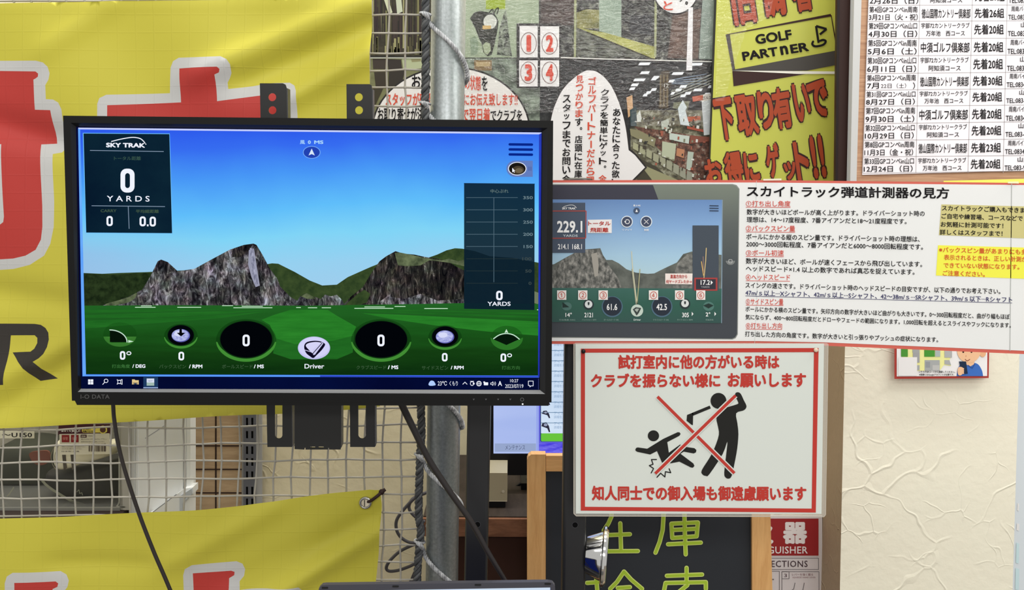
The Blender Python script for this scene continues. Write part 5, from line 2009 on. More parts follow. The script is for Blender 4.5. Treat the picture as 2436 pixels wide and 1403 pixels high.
def direction(m):
    cx, cy = 1206, 805
    m.poly(MON, ell(cx, cy, 38.5, 29, 48), ET((22, 78, 22), 0.6), L(11))
    m.poly(MON, ell(cx, cy, 38.5, 29, 30, -2, 182) + [(1173, 808), (1205, 822), (1236, 808)], E((46, 116, 40)), L(12))
    arc = [(1173, 808)] + smooth([(1173, 808), (1188, 798), (1205, 794.5), (1222, 798), (1236, 808)], 6)[1:]
    m.poly(MON, arc + [(1205, 822)], E((6, 24, 10)), L(13))
    m.line(MON, arc[1:], 2.4, E((196, 232, 206)), L(14))
    m.poly(MON, [(1205, 784), (1209.5, 793), (1205, 791.5), (1200.5, 793)], E((210, 240, 216)), L(14))
    digit0(m, 1191, 1204.5, 842, 862, 4.2)
    m.line(MON, ell(1212.5, 846.5, 4.8, 3.6, 24), 2.2, WT, L(16), closed=True)
    tx(m, '打出方向', 1194, 1237, 871.5, 880.5, E((58, 112, 56)), bold=0.01)


part(direction, 'direction_gauge')


def club(m):
    m.poly(MON, ell(745.5, 829, 38.5, 27.2, 48), E((196, 196, 240)), L(12))
    m.poly(MON, ell(745.5, 827.5, 36, 24, 48), E((210, 210, 248)), L(13))
    m.poly(MON, smooth([(722, 826), (727, 816), (742, 812), (758, 812.5), (769, 817), (772, 822), (764, 834), (752, 846), (744, 853), (736, 849), (726, 840)], 4, True), E((14, 10, 34)), L(14))
    m.poly(MON, smooth([(726, 824), (731, 818), (744, 815), (756, 815), (764, 818), (760, 826), (750, 836), (743, 842), (734, 834)], 4, True), E((214, 212, 246)), L(15))
    m.poly(MON, [(742, 833), (764, 815), (768, 818), (748, 845), (744, 846)], E((206, 204, 242)), L(15.5))
    m.line(MON, [(743, 842), (765, 817)], 1.8, E((14, 10, 34)), L(16))
    m.line(MON, [(724, 834), (741, 839)], 1.6, E((200, 198, 236)), L(16))
    tx(m, 'Driver', 723, 770, 867, 878, bold=0.02)


part(club, 'club_badge')


def bar(m):
    m.poly(MON, [(189, 897), (1283, 900), (1284, 929), (189.5, 926)], emix('screen_taskbar', [(0.3, (3, 8, 44)), (0.7, (4, 14, 58))], 3), L(11))
    for x, y in ((206, 904), (212.6, 904), (206, 910.4), (212.6, 910.4)):
        m.poly(MON, rect(x, y, x + 5.8, y + 5.6), WT, L(14))
    m.line(MON, ell(249, 907.5, 4.6, 4.2, 20), 1.5, WT, L(14), closed=True)
    m.line(MON, [(245.5, 911), (241, 916)], 1.6, WT, L(14))
    m.line(MON, rect(277, 906.5, 284, 913.5), 1.3, WT, L(14), closed=True)
    for q in ([(275.5, 904), (275.5, 906), (285.5, 906), (285.5, 904)], [(275.5, 916), (275.5, 914), (285.5, 914), (285.5, 916)], [(287.5, 904), (287.5, 916)]):
        m.line(MON, q, 1.2, WT, L(14))
    m.poly(MON, [(311, 904), (317, 904), (319, 906), (327, 906), (327, 916), (311, 916)], E((226, 200, 140)), L(14))
    m.poly(MON, [(313, 911), (325, 911), (325, 916), (313, 916)], E((170, 150, 110)), L(14.5))
    m.poly(MON, [(316, 913), (322, 913), (322, 916), (316, 916)], E((40, 60, 90)), L(15))
    m.poly(MON, rect(338, 898.5, 373, 926), E((30, 58, 96)), L(13))
    m.poly(MON, rect(338, 923, 373, 925), E((170, 190, 232)), L(14))
    m.poly(MON, rect(346, 902, 364, 919), E((214, 222, 240)), L(14))
    m.poly(MON, rect(346, 911.5, 364, 919), E((160, 186, 176)), L(14.5))
    tx(m, 'SKY', 350, 360, 906, 909.5, E((90, 110, 150)))
    m.poly(MON, smooth([(1019, 916), (1021, 911), (1025, 907), (1031, 908), (1034, 912), (1036, 917), (1030, 919), (1022, 919)], 4, True), E((176, 204, 250)), L(14))
    tx(m, '23℃', 1041, 1063, 908, 918.5, bold=0.005)
    tx(m, 'くもり', 1069, 1089, 908, 919, bold=0.005)
    m.line(MON, [(1101, 915.5), (1106, 910.5), (1111, 915.5)], 1.5, WT, L(14))
    m.line(MON, ell(1123, 914, 4, 4.6, 18), 1.4, WT, L(14), closed=True)
    m.line(MON, [(1119, 908.5), (1127, 908.5)], 1.3, WT, L(14))
    m.poly(MON, rect(1125, 912, 1129, 916), WT, L(14))
    m.line(MON, ell(1139.5, 914, 5.6, 5.6, 22), 1.5, WT, L(14), closed=True)
    m.line(MON, ell(1139.5, 914, 2.4, 5.4, 18), 1.1, WT, L(14), closed=True)
    m.line(MON, [(1134, 914), (1145, 914)], 1.1, WT, L(14))
    m.poly(MON, rrect(1151, 911, 1161.5, 918, 1.2), WT, L(14))
    m.poly(MON, [(1150, 909), (1154, 909), (1154, 912), (1150, 912)], WT, L(14))
    m.line(MON, [(1167.5, 912.5), (1170, 912.5), (1173, 909.5), (1173, 918.5), (1170, 916), (1167.5, 916)], 1.2, WT, L(14), closed=True)
    for r in (3, 6):
        m.line(MON, ell(1173.5, 914, r, r, 8, -50, 50), 1.1, WT, L(14), cap=False)
    tx(m, 'A', 1185, 1194.5, 908, 919.5, bold=0.02)
    tx(m, '10:27', 1214, 1233.5, 903.5, 911)
    tx(m, '2023/07/19', 1202, 1245.5, 915.5, 924.5)
    m.line(MON, [(1257.5, 908), (1269, 908), (1269, 919.5), (1264, 919.5), (1261, 922), (1261, 918.5), (1257.5, 918.5)], 1.4, WT, L(14), closed=True)
    m.poly(MON, rect(1281, 902, 1282, 928), E((70, 78, 130)), L(14))


part(bar, 'taskbar')


def edges(m):
    m.poly(MON, [(182, 305), (187, 307), (201, 893), (193, 897)], emix('screen_window_edge', [(0.3, (80, 150, 250)), (0.7, (120, 184, 252))], 3), L(14))
    m.poly(MON, [(193, 893), (760, 894.5), (760, 898), (193, 896.5)], E((92, 156, 250)), L(14))
    m.poly(MON, [(760, 894.5), (1283, 896), (1283, 899), (760, 898)], E((44, 66, 196)), L(14))
    m.poly(MON, [(1283, 319), (1289, 316), (1284, 898), (1280.5, 898)], emix('screen_window_edge_right', [(0.3, (24, 34, 150)), (0.7, (46, 70, 200))], 3), L(14))


part(edges, 'window_border')

# ------------------------------------------------------------------ mount behind the monitor
MT = Plane(1.222, YAW)
mount = thing('monitor_mount', 'black steel wall-mount bracket with slotted rails, above and below the monitor edges', 'mount', MT.at(757, 1066))
M_MT = D((22, 22, 22), 0.42, 0.4)
for xs in (((618, 198), (673, 198), (679, 201), (682, 210), (695, 1063), (636, 1063)), ((824, 200), (879, 200), (884, 203), (885, 212), (892, 1063), (833, 1063))):
    tl = xs[0][0]
    holes = [ell(tl + 29.5, 231, 9.4, 9.6, 26), ell(tl + 30, 262, 9.4, 9.6, 26)]
    sx0 = 653.5 if tl < 700 else 852
    holes.append([(sx0, 800), (sx0 + 18, 800)] + ell(sx0 + 9.3, 1034, 9, 9, 14, 0, 180))
    mb = MB()
    mb.slab(MT, xs, M_MT, 0, 0.002, holes=holes)
    # folded flange down the right side
    q = [xs[3], (xs[3][0] + 2.2, xs[3][1]), (xs[4][0] + 1.6, 1061), (xs[4][0] - 1, 1062)]
    mb.slab(MT, q, D((52, 52, 54), 0.35, 0.5), 0, 0.018)
    mb.build('slotted_rail', mount)
mb = MB()
mb.slab(MT, [(702, 700), (811, 700), (811, 1067), (784, 1067), (784, 1063), (781, 1063), (781, 1067), (728, 1067), (728, 1063), (725, 1063), (725, 1067), (702, 1066)], M_MT, 0.004, 0.0032,
        holes=[rect(738.5, 1060, 751, 1063), rect(758.5, 1060, 771, 1063)])
mb.slab(MT, [(809, 700), (813, 700), (813, 1063), (809, 1065)], D((44, 44, 46), 0.35, 0.5), 0.003, 0.02)
mb.build('centre_plate', mount)
mb = MB()
mb.slab(MT, rect(600, 560, 910, 620), M_MT, -0.004, 0.012)
mb.build('cross_plate', mount)
mb = MB()
mb.slab(MT, rect(600, 780, 910, 830), M_MT, -0.004, 0.012)
mb.build('cross_plate', mount)
mb = MB()
q = MT.at(745, 640)
mb.box((q.x - 0.03, q.y + 0.002, zc - 0.018), (q.x + 0.03, 1.2915, zc + 0.018), M_MT)
mb.build('arm', mount)

# ------------------------------------------------------------------ cables
C1 = Plane(1.205)
mb = MB()
path = smooth([(265, 900), (269, 962), (272, 1000), (282, 1060), (299, 1125), (331, 1222), (365, 1310), (391, 1370), (414, 1425), (470, 1560), (520, 1700)], 6)
mb.tube([C1.at(x, y) for x, y in path], 0.0025, D((34, 28, 26), 0.4, 0.4), 10)
tag(mb.build('power_cable', flat=False), 'thin black cable hanging from under the left side of the monitor', 'cable')
mb = MB()
C2 = Plane(1.232)
path = smooth([(930, 900), (956, 962), (984, 1020), (1020, 1092), (1068, 1166), (1120, 1240), (1162, 1315), (1208, 1392), (1240, 1450), (1262, 1520)], 6)
rad = [0.0046 + (0.0032 - 0.0046) * min(1, max(0, (y - 960) / 420)) for x, y in path]
mb.tube([C2.at(x, y) for x, y in path], 0.004, D((34, 30, 30), 0.45, 0.35), 12, radii=rad)
tag(mb.build('video_cable', flat=False), 'thick black cable running diagonally from the monitor across pipe and pole to the laptop', 'cable')

# ------------------------------------------------------------------ laptop under the monitor
LTP = Plane(1.185)
lap = thing('laptop', 'dark grey open laptop below the monitor, just the top of its lit screen showing', 'laptop', LTP.at(1040, 1800))
tilt = 0.0
M_LID = D((62, 62, 70), 0.4, 0.35)
ol = [(757, 1800), (757, 1407), (759, 1398), (766, 1392), (774, 1391), (1000, 1388), (1303, 1384), (1314, 1386), (1320, 1393), (1321, 1404), (1321, 1800)]
sc_in = [(776, 1790), (776, 1405.5), (1040, 1401.5), (1310, 1397), (1310, 1790)]
mb = MB()
mb.slab(LTP, ol, M_LID, 0, 0.008, holes=[list(reversed(sc_in))])
mb.build('lid', lap)
mb = MB()
mb.slab(LTP, [(775, 1790), (775, 1404), (1040, 1400), (1311, 1396), (1311, 1790)], E((16, 26, 78)), -0.0012, 0.002)
mb.poly(LTP, [(845, 1410), (845, 1405), (1040, 1402), (1309, 1398), (1309, 1410)], E((206, 222, 240)), -0.0010)
mb.poly(LTP, rect(778, 1410, 1309, 1788), E((196, 214, 234)), -0.0011)
mb.build('screen', lap)
for x, y in ((773, 1397.5), (941, 1394), (1137, 1390.5), (1303, 1388)):
    mb = MB()
    mb.slab(LTP, rrect(x - 7.5, y - 1.8, x + 7.5, y + 1.8, 1.5), M_BLACKM, 0.001, 0.001)
    mb.build('rubber_bumper', lap)
b0, b1 = LTP.at(757, 1800), LTP.at(1321, 1800)
mb = MB()
mb.box((b0.x, 0.97, b0.z - 0.016), (b1.x, 1.196, b0.z - 0.001), M_LID)
mb.build('base', lap)
mb = MB()
kz = b0.z - 0.001
for r in range(5):
    for c in range(13):
        x = b0.x + 0.014 + c * (b1.x - b0.x - 0.028) / 13
        mb.box((x, 1.155 - r * 0.019, kz), (x + 0.016, 1.17 - r * 0.019, kz + 0.0015), M_BLACK)
mb.build('keyboard', lap)
mb = MB()
mb.box((b0.x - 0.05, 0.95, b0.z - 0.034), (a2.x, 1.2825, b0.z - 0.0165), M_POLE)
mb.build('tray', stand)

# ------------------------------------------------------------------ guide poster on the poles
GP = Plane(1.266)
guide = thing('guide_poster', 'long white guide poster with tablet picture and red numbered headings, right of the monitor', 'poster', (GP.at(1850, 840).x, 1.266, GP.at(1850, 836).z))
M_GP = N('poster_paper').set(Roughness=0.32, Specular_IOR_Level=0.3)
M_GP.color(M_GP.mix(M_GP.noise(M_GP.coord('UV'), 5, 3), rgb((208, 209, 208), 1.25), rgb((216, 217, 216), 1.25)))
M_GP = M_GP.m
mb = MB()
mb.slab(GP, [(1210, 428.5), (1800, 428), (2436, 435), (2560, 437), (2560, 846), (2436, 842), (1960, 822), (1800, 818), (1210, 818)], D((192, 92, 80), 0.4), 0, 0.0008)
mb.poly(GP, [(1210, 434), (1800, 434), (2436, 440), (2560, 442), (2560, 838), (2436, 834), (1960, 814), (1800, 811), (1210, 811)], M_GP, 0.0004)
mb.line(GP, [(1799, 430), (1797, 600), (1803, 640), (1795, 818)], 0.9, D((186, 190, 188)), 0.0007, cap=False)
mb.poly(GP, [(2405, 437), (2407, 437), (2403, 834), (2401, 834)], D((168, 170, 168)), 0.0007)
mb.build('paper', guide)


def gtext(m, s, x0, x1, y0, y1, dy, mat=M_INK, bold=0.014):
    m.text(GP, s, x0, x1, y0, y1, mat, 0.0010, dy=dy, bold=bold)


mb = MB()
gtext(mb, 'スカイトラック弾道計測器の見方', 1776, 2257, 441.5, 468, 4.5, M_INK, 0.03)
mb.build('title_lettering', guide)
mb = MB()
RD = D((190, 62, 48), 0.5)
NV = D((44, 44, 88), 0.5)
for s, x1, y, u in (('①打ち出し角度', 1880, 477, 1), ('②バックスピン量', 1891, 536, 1), ('③ボール初速', 1864, 594, 1), ('④ヘッドスピード', 1879, 652, 1), ('⑤サイドスピン量', 1863, 710, 1), ('⑥打ち出し方向', 1860, 767, 1)):
    gtext(mb, s, 1774, x1, y, y + 14, 0.6, RD, 0.008)
    mb.line(GP, [(1774, y + 15.5), (x1, y + 16.4)], 1.1, RD, 0.0009, cap=False)
for s, x0, x1, y0, y1, dy in (('数字が大きいほどボールが高く上がります。ドライバーショット時の', 1776, 2199, 497, 510.5, 4),
                              ('理想は、14～17度程度、7番アイアンだと18～21度程度です。', 1776, 2156, 515, 528.5, 4.5),
                              ('ボールにかかる縦のスピン量です。ドライバーショット時の理想は、', 1775, 2187, 555.5, 569.5, 6),
                              ('2000～3000回転程度、7番アイアンだと6000～8000回転程度です。', 1775, 2195, 573, 587, 7),
                              ('数字が大きいほど、ボールが速くフェースから飛び出しています。', 1774, 2193, 613, 627, 8),
                              ('ヘッドスピード×1.4 以上の数字であれば真芯を捉えています。', 1774, 2175, 631, 645, 8.5),
                              ('スイングの速さです。ドライバーショット時のヘッドスピードの目安ですが、以下の通りでお考え下さい。', 1773, 2379, 671, 684.5, 15),
                              ('ボールにかかる横のスピン量です。矢印方向の数字が大きいほど曲がりも大きいです。0～300回転程度だと、曲がり幅もほぼ', 1773, 2401, 728, 741, 18.5),
                              ('気にならず、400～800回転程度だとドローやフェードの範囲になります。1,000回転を超えるとスライスやフックになります。', 1773, 2404, 747, 760, 20),
                              ('打ち出した方向の角度です。数字が大きいと引っ張りやプッシュの症状になります。', 1772, 2231, 787, 800, 14)):
    gtext(mb, s, x0, x1, y0, y1, dy)
gtext(mb, '47m/ｓ以上···Xシャフト、42m/ｓ以上···Sシャフト、42～38m/ｓ···SRシャフト、39m/ｓ以下···Rシャフト', 1773, 2407, 689, 702.5, 17, NV)
mb.line(GP, [(1773, 703.5), (2407, 720.5)], 1.1, NV, 0.0009, cap=False)
mb.build('lettering', guide)

mb = MB()
mb.poly(GP, [(2239, 486), (2470, 491.5), (2470, 568), (2233, 559)], D((188, 180, 122), 0.4), 0.0007)
for s, x0, x1, y0, y1, dy in (('スカイトラックご購入もできます', 2240, 2452, 488, 501, 6), ('ご自宅や練習場、コースなどで', 2239, 2432, 507, 520, 6), ('お気軽に計測可能です！', 2237, 2386, 526.5, 539.5, 4), ('詳しくはスタッフまで！', 2235, 2384, 545, 558, 4)):
    gtext(mb, s, x0, x1, y0, y1, dy, M_INK, 0.02)
mb.build('purchase_box', guide)
mb = MB()
mb.poly(GP, [(2231, 583), (2470, 589.5), (2470, 664), (2226, 655)], D((220, 218, 74), 0.4), 0.0007)
for s, x0, x1, y0, y1, dy in (('※バックスピン量があまりにも多く', 2233, 2453, 587, 600, 6), ('表示されるときは、正しい計測が', 2245, 2442, 605, 618, 5), ('できていない状態になります。', 2244, 2424, 624, 637, 4), ('ご注意ください。', 2242, 2342, 642.5, 655.5, 3)):
    gtext(mb, s, x0, x1, y0, y1, dy, D((196, 84, 40)), 0.018)
mb.build('warning_box', guide)

# the tablet printed on the guide
mb = MB()


def gp(pts, c, k=1, rough=0.35):
    mb.poly(GP, pts, D(c, rough), 0.0006 + 0.0001 * k)


def pmix(name, stops, scale, uvs=(1, 1, 1)):
    g = N(name).set(Roughness=0.35, Specular_IOR_Level=0.3)
    g.color(g.ramp(g.noise(g.coord('UV', uvs), scale, 5, 0.6), stops, k=1.25))
    return g.m


def grad(name, stops, y_top, y_bot, wob=0.02, xk=0.0):
    g = N(name).set(Roughness=0.35, Specular_IOR_Level=0.3)
    v = g.coord('UV')
    sx = g.n('ShaderNodeSeparateXYZ')
    g.l(v, sx.inputs[0])
    mr = g.n('ShaderNodeMapRange')
    mr.inputs[1].default_value = (IMH - y_top) / 1000
    mr.inputs[2].default_value = (IMH - y_bot) / 1000
    t = g.math('ADD', sx.outputs[1], g.math('MULTIPLY', g.math('SUBTRACT', g.noise(v, 6, 3), 0.5), wob))
    if xk:
        t = g.math('ADD', t, g.math('MULTIPLY', sx.outputs[0], xk))
    g.l(t, mr.inputs[0])
    g.color(g.ramp(mr.outputs[0], stops, k=1.25))
    return g.m


mb.poly(GP, [(1230, 438), (1742, 437.5), (1752, 440), (1759, 449), (1755, 795), (1750, 804), (1742, 807), (1230, 802)], D((128, 132, 128), 0.35), 0.0006)
mb.poly(GP, [(1230, 440), (1742, 439.5), (1750, 442), (1757, 450), (1753, 794), (1748, 802), (1741, 805), (1230, 800)], grad('print_tablet_face', [(0.0, (108, 116, 106)), (0.35, (84, 90, 88)), (0.75, (64, 70, 74)), (1.0, (58, 62, 68))], 440, 700, 0.03), 0.0008)
mb.poly(GP, [(1230, 440), (1553, 440), (1566, 475), (1230, 474)], D((54, 54, 66), 0.35), 0.0009)
mb.poly(GP, [(1230, 474), (1717, 475), (1715, 768), (1230, 765)], grad('print_tablet_sky', [(0.0, (94, 126, 172)), (0.35, (120, 154, 194)), (0.75, (150, 182, 204)), (1.0, (160, 188, 200))], 476, 650), 0.0010)
gp([(1717, 475), (1719, 475), (1717, 768), (1715, 768)], (120, 140, 156), 5)
mb.poly(GP, [(1230, 640), (1318, 628), (1350, 610), (1380, 594), (1428, 590), (1434, 606), (1442, 618), (1456, 618), (1472, 626), (1490, 640), (1512, 648), (1540, 651), (1556, 650), (1580, 638), (1610, 624), (1625, 604), (1645, 598), (1672, 600), (1716, 606), (1715, 700), (1230, 700)], pmix('print_hills', [(0.35, (70, 74, 70)), (0.65, (98, 102, 96))], 30), 0.0012)
mb.poly(GP, [(1230, 690), (1318, 640), (1340, 616), (1378, 595), (1426, 592), (1436, 612), (1450, 634), (1470, 660), (1478, 684), (1230, 700)], pmix('print_rock', [(0.36, (58, 60, 58)), (0.5, (98, 98, 94)), (0.66, (146, 144, 138))], 70, (1.6, 1, 1)), 0.0013)
mb.poly(GP, [(1406, 604), (1420, 600), (1424, 630), (1422, 656), (1414, 658), (1410, 632)], D((148, 144, 136)), 0.0015)
mb.poly(GP, [(1602, 652), (1612, 626), (1634, 604), (1650, 604), (1648, 690), (1600, 690)], pmix('print_rock_far', [(0.36, (70, 72, 70)), (0.5, (104, 104, 100)), (0.7, (136, 136, 130))], 70), 0.0013)
mb.poly(GP, [(1230, 684), (1716, 686), (1715, 768), (1230, 765)], grad('print_fairway', [(0.0, (52, 92, 84)), (0.5, (40, 82, 70)), (1.0, (44, 74, 70))], 684, 766, 0.04), 0.0015)
gp(rect(1230, 482, 1392, 601), (66, 76, 92), 10)
mb.line(GP, [(1230, 502), (1394, 501.5), (1393, 566), (1230, 567)], 2.4, D((150, 66, 62)), 0.0019, cap=False)
PW = D((224, 228, 228), 0.4)
gt = lambda s, x0, x1, y0, y1, mat=PW, bold=0.02, off=0.0020: mb.text(GP, s, x0, x1, y0, y1, mat, off, bold=bold)
gt('SKY TRAK', 1337, 1369, 493, 498, bold=0.03)
mb.line(GP, smooth([(1340, 492), (1352, 488), (1364, 488), (1371, 494)], 4), 1, PW, 0.002)
gt('229.1', 1325, 1385, 525, 553, bold=0.03)
gt('YARDS', 1339, 1374, 557.5, 563, D((180, 188, 194)))
gt('214.1', 1327, 1352, 580, 592.5)
gt('168.1', 1361, 1384, 580, 592.5)
mb.poly(GP, [(1398, 522.5), (1455, 521.5), (1455, 554), (1398, 554)], D((216, 214, 214)), 0.0018)
gt('トータル', 1399, 1452, 526, 536, M_RED, 0.03, 0.0022)
gt('飛距離', 1404, 1447, 541, 552, M_RED, 0.03, 0.0022)
gt('風 0 MS', 1506, 1523, 486.5, 491)
mb.poly(GP, ell(1514, 501, 7.5, 7.5, 24), D((58, 74, 100)), 0.0018)
mb.poly(GP, [(1514, 497), (1517, 504), (1511, 504)], PW, 0.002)
for x in (1491, 1537):
    mb.poly(GP, ell(x, 527, 14, 14, 32), D((206, 214, 222)), 0.0018)
    mb.poly(GP, ell(x, 527, 12, 12, 32), D((58, 66, 88)), 0.0019)
mb.line(GP, ell(1492, 527, 5, 5, 16, -140, 150), 1.5, PW, 0.0021)
mb.poly(GP, ell(1487, 527, 2, 2, 10), PW, 0.0021)
mb.line(GP, [(1532, 522), (1542, 532)], 1.2, PW, 0.0021)
mb.line(GP, [(1542, 522), (1532, 532)], 1.2, PW, 0.0021)
gt('リプレイ', 1480, 1503, 544, 548)
gt('削除', 1532, 1543, 544, 549)
for y in (489, 495, 501):
    mb.line(GP, [(1688, y), (1708, y + 0.4)], 2.2, D((44, 56, 78)), 0.0018)
gp(rect(1647, 536, 1709, 690), (62, 70, 80), 10)
mb.line(GP, [(1674, 660), (1678, 620), (1679.5, 590)], 2.2, D((186, 164, 116)), 0.0019)
mb.line(GP, [(1673, 655), (1668, 622)], 2, D((196, 160, 96)), 0.0019)
mb.line(GP, [(1673, 650), (1672, 610)], 1.4, D((150, 120, 110)), 0.0019)
mb.poly(GP, [(1582, 650), (1647, 650), (1646, 676), (1582, 675)], D((216, 206, 200)), 0.0018)
gt('直進方向から', 1594, 1634, 652.5, 661.5, M_RED, 0.025, 0.0022)
gt('何ヤードズレたか→', 1584, 1645, 665, 673.5, M_RED, 0.025, 0.0022)
mb.poly(GP, rect(1651, 660, 1706, 691), D((152, 56, 54)), 0.0018)
mb.poly(GP, rect(1655, 663.5, 1702, 687.5), D((44, 44, 54)), 0.0019)
gt('17.2', 1666, 1688, 665.5, 677, off=0.0022)
mb.poly(GP, [(1690, 666), (1695, 671.5), (1690, 677)], PW, 0.0022)
gt('YARDS', 1667, 1687, 680, 684, D((150, 150, 156)), 0.02, 0.0022)
# trajectories and gauges
for pts, c, w in ([(1515, 722), (1509, 672), (1504, 630), (1502, 598)], (190, 186, 160), 1.8), ([(1515, 722), (1519, 676), (1522, 640)], (160, 158, 120), 2), ([(1513, 722), (1503, 640)], (150, 152, 130), 2.2):
    mb.line(GP, pts, w, D(c), 0.0019)
for x, s, x0, x1 in ((1456, '61.6', 1443, 1468), (1574, '42.5', 1561, 1586)):
    mb.poly(GP, ell(x, 729, 25, 25, 40), D((70, 98, 116)), 0.0018)
    mb.poly(GP, ell(x, 728, 22.5, 22.5, 40), D((32, 40, 52)), 0.0019)
    gt(s, x0, x1, 722, 737, off=0.0022)
mb.poly(GP, ell(1515, 738, 14.5, 14.5, 32), D((176, 190, 180)), 0.0018)
mb.poly(GP, [(1505, 735), (1512, 730), (1525, 732), (1519, 744), (1514, 750)], D((50, 58, 56)), 0.002)
mb.poly(GP, [(1509, 736), (1514, 733), (1520, 734), (1515, 742)], D((150, 160, 152)), 0.0021)
for x, y, s, x0, x1 in ((1400, 724, '2121', 1390, 1410), (1629, 722, '305', 1622, 1638)):
    mb.poly(GP, ell(x, y, 12.5, 12.5, 28), D((34, 46, 50)), 0.0018)
    mb.poly(GP, ell(x, y - 1, 9, 9, 28), D((196, 200, 200)), 0.0019)
    mb.poly(GP, [(x - 2, y - 6), (x + 2, y - 6), (x + 2, y - 1), (x, y + 2), (x - 2, y - 1)], D((34, 40, 44)), 0.0021)
    gt(s, x0, x1, 743, 754)
mb.poly(GP, ell(1348, 728, 12, 10, 24), D((70, 104, 98)), 0.0017)
mb.poly(GP, [(1338, 718), (1354, 730), (1338, 731)], D((26, 44, 40)), 0.0019)
mb.poly(GP, ell(1685, 728, 13, 11, 24), D((70, 108, 100)), 0.0017)
mb.poly(GP, [(1672, 726), (1685, 721), (1697, 726), (1685, 733)], D((26, 44, 40)), 0.0019)
gt('14°', 1345, 1360, 743, 753)
gt('2°', 1678, 1689, 742, 752)
for x in (1645, 1699):
    mb.poly(GP, [(x, 741), (x + 4, 746), (x, 751)], PW, 0.002)
gt('Driver', 1507, 1524, 757.5, 762, D((190, 200, 196)))
for x0, x1, s in ((1330, 1368, '打出角度 /DEG'), (1384, 1418, 'バックスピン /RPM'), (1436, 1471, 'ボールスピード /MS'), (1553, 1590, 'クラブスピード /MS'), (1610, 1647, 'サイドスピン /RPM'), (1678, 1696, '打出方向')):
    gt(s, x0, x1, 758, 762, D((120, 146, 138)))
for i, (x0, x1) in enumerate(((1325, 1347), (1375, 1397), (1423.5, 1445.5), (1543, 1565), (1605, 1627), (1655.5, 1677))):
    mb.poly(GP, [(x0, 690), (x1, 690), (x1, 712.5), (x0, 712.5)], D((212, 208, 204)), 0.0024)
    gt('①②③④⑤⑥'[i], x0 + 2.6, x1 - 2.6, 692.5, 710.5, D((176, 70, 54)), 0.004, 0.0027)
mb.poly(GP, ell(1737, 620, 11, 10, 24, 0, 180), D((112, 116, 116)), 0.0012)
mb.line(GP, rrect(1733, 617, 1741, 625, 2), 1.2, D((176, 178, 176)), 0.0014, closed=True)
mb.build('tablet_picture', guide)

# pieces of clear tape holding the guide
mb = MB()
mb.slab(GP, [(2396, 432), (2421, 431.5), (2422, 436.5), (2396, 436)], D((226, 222, 180), 0.2), 0.002, 0.0006)
tag(mb.build('tape_piece'), 'small pale piece of tape at the top of the guide poster, near its right end', 'tape')
mb = MB()
mb.slab(GP, [(1815, 425.5), (1858, 424.5), (1858, 429), (1815, 429.5)], D((216, 206, 186), 0.2), 0.002, 0.0006)
tag(mb.build('tape_piece'), 'small pale piece of tape at the top of the guide poster, below the yellow sign', 'tape')

# ------------------------------------------------------------------ laminated no-swinging sign
SG = Plane(1.258)
sign = thing('laminated_sign', 'laminated white sign with red border and crossed-out swinging golfer, below the guide poster', 'sign', (SG.at(1660, 1225).x, 1.258, SG.at(1660, 1230).z))
mb = MB()
lam = clear('laminate_film', (226, 222, 212), 0.28, 0.12)
mb.slab(SG, [(1369, 815), (1968, 816), (1970, 819), (1964, 1224), (1960, 1229), (1371, 1227), (1365, 1221), (1365, 819)], lam, -0.0004, 0.0004)
mb.line(SG, [(1365, 817), (1365, 1221), (1371, 1227), (1960, 1229), (1964, 1224), (1970, 818)], 1.6, D((176, 170, 158), 0.3), 0, cap=False)
mb.build('laminate', sign)
mb = MB()
mb.slab(SG, [(1369, 818), (1960, 817), (1954, 1222), (1370, 1221)], D((196, 201, 195), 0.28, 0.35), 0.0006, 0.0006)
mb.build('paper', sign)
C = lambda x, y: (1330 + x / 3.189, 800 + y / 3.189)
mb = MB()
M_SR = D((172, 52, 44), 0.4)
ob = [C(165, 92), C(1967, 87), C(1946, 1334), C(164, 1319)]
ib = [C(196, 122), C(1932, 118), C(1915, 1304), C(196, 1290)]
mb.poly(SG, ob, M_SR, 0.001, holes=[list(reversed(ib))])
mb.build('red_border', sign)
for s, x0, x1, y0, y1, dy in (('試打室内に他の方がいる時は', 447, 1670, 138, 246, 0), ('クラブを振らない様に', 240, 1222, 280, 389, -2), ('お願いします', 1278, 1872, 277, 386, 0), ('知人同士での御入場も御遠慮願います', 248, 1874, 1130, 1243, 4)):
    mb = MB()
    a, b = C(x0, y0), C(x1, y1)
    mb.text(SG, s, a[0], b[0], a[1], b[1], M_SR, 0.001, dy=dy / 3.189, bold=0.042, res=4)
    mb.build('lettering', sign)
mb = MB()
BK = D((26, 26, 24), 0.4)
PAP = D((196, 201, 195), 0.28, 0.35)
CC = lambda pts: [C(x, y) for x, y in pts]
cx, cy = C(1208, 487)
mb.poly(SG, ell(cx, cy, 18.8, 18.8, 40), BK, 0.001)
mb.line(SG, CC([(1146, 534), (1010, 590)]), 7.2, BK, 0.001, cap=False)
mb.poly(SG, CC([(970, 594), (1016, 576), (1016, 604), (1014, 672), (1003, 668), (966, 638)]), BK, 0.001)
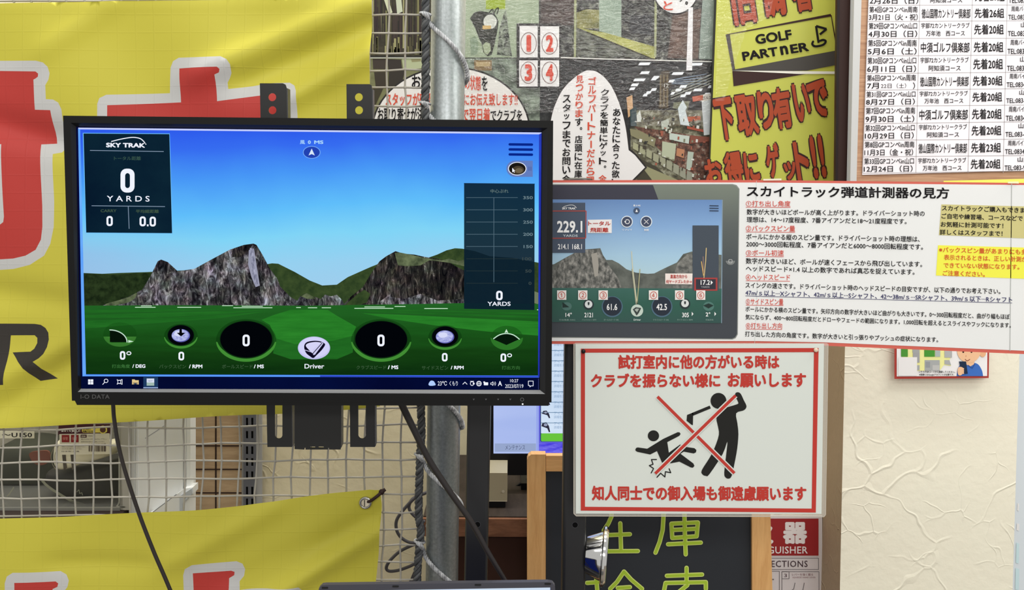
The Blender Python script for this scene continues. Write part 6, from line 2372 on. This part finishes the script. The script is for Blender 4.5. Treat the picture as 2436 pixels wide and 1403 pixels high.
mb.poly(SG, CC(smooth([(1338, 428), (1358, 422), (1378, 436), (1400, 482), (1420, 524), (1413, 548), (1392, 562), (1342, 582), (1352, 660), (1359, 740), (1350, 850), (1330, 960), (1308, 1056), (1285, 1077), (1260, 1066), (1252, 1030), (1266, 900), (1275, 796), (1240, 890), (1140, 1042), (1112, 1056), (1086, 1044), (1082, 1012), (1140, 920), (1180, 840), (1211, 745), (1204, 680), (1193, 618), (1226, 566), (1270, 538), (1346, 514), (1358, 500), (1336, 450)], 3, True)), BK, 0.001)
cx, cy = C(715, 752)
mb.poly(SG, ell(cx, cy, 13.4, 13, 36), BK, 0.001)
mb.poly(SG, CC([(578, 856), (584, 844), (596, 840), (668, 850), (790, 775), (898, 725), (914, 726), (921, 738), (912, 752), (820, 800), (832, 880), (917, 818), (945, 834), (1026, 846), (1041, 860), (1037, 878), (1020, 886), (945, 872), (920, 888), (1018, 962), (1026, 980), (1014, 994), (998, 992), (912, 948), (850, 960), (780, 955), (742, 868), (690, 894), (594, 874), (580, 866)]), BK, 0.001)
for z in ([(738, 932), (700, 932), (712, 968), (684, 978), (716, 1000), (698, 1034)], [(742, 1066), (770, 1036), (802, 1064), (806, 1024), (846, 1032), (834, 1002)]):
    mb.line(SG, CC(z), 2.6, BK, 0.001)
for a, b, off in (((745, 455), (1328, 1034), 0.0014), ((1336, 445), (728, 1036), 0.002)):
    mb.line(SG, CC([a, b]), 12.5, PAP, off, cap=False)
    mb.line(SG, CC([a, b]), 7.2, M_SR, off + 0.0003, cap=False)
mb.build('pictogram', sign)
for x, y, c, lab in ((1387.5, 834.5, (24, 18, 18), 'black round magnet at the upper left corner of the laminated sign'), (1939.5, 831.5, (204, 186, 166), 'beige round magnet at the upper right corner of the laminated sign')):
    mb = MB()
    mb.lathe(SG.at(x, y, 0.0016), (0, -1, 0), [(0, 0.0027), (0.0022, 0.0027), (0.003, 0.0018), (0.0031, 0.00001)], D(c, 0.35), 20)
    tag(mb.build('round_magnet', flat=False), lab, 'magnet')

# the lettering source curve is not part of the place
bpy.data.objects.remove(_fo)
bpy.data.curves.remove(_fc)
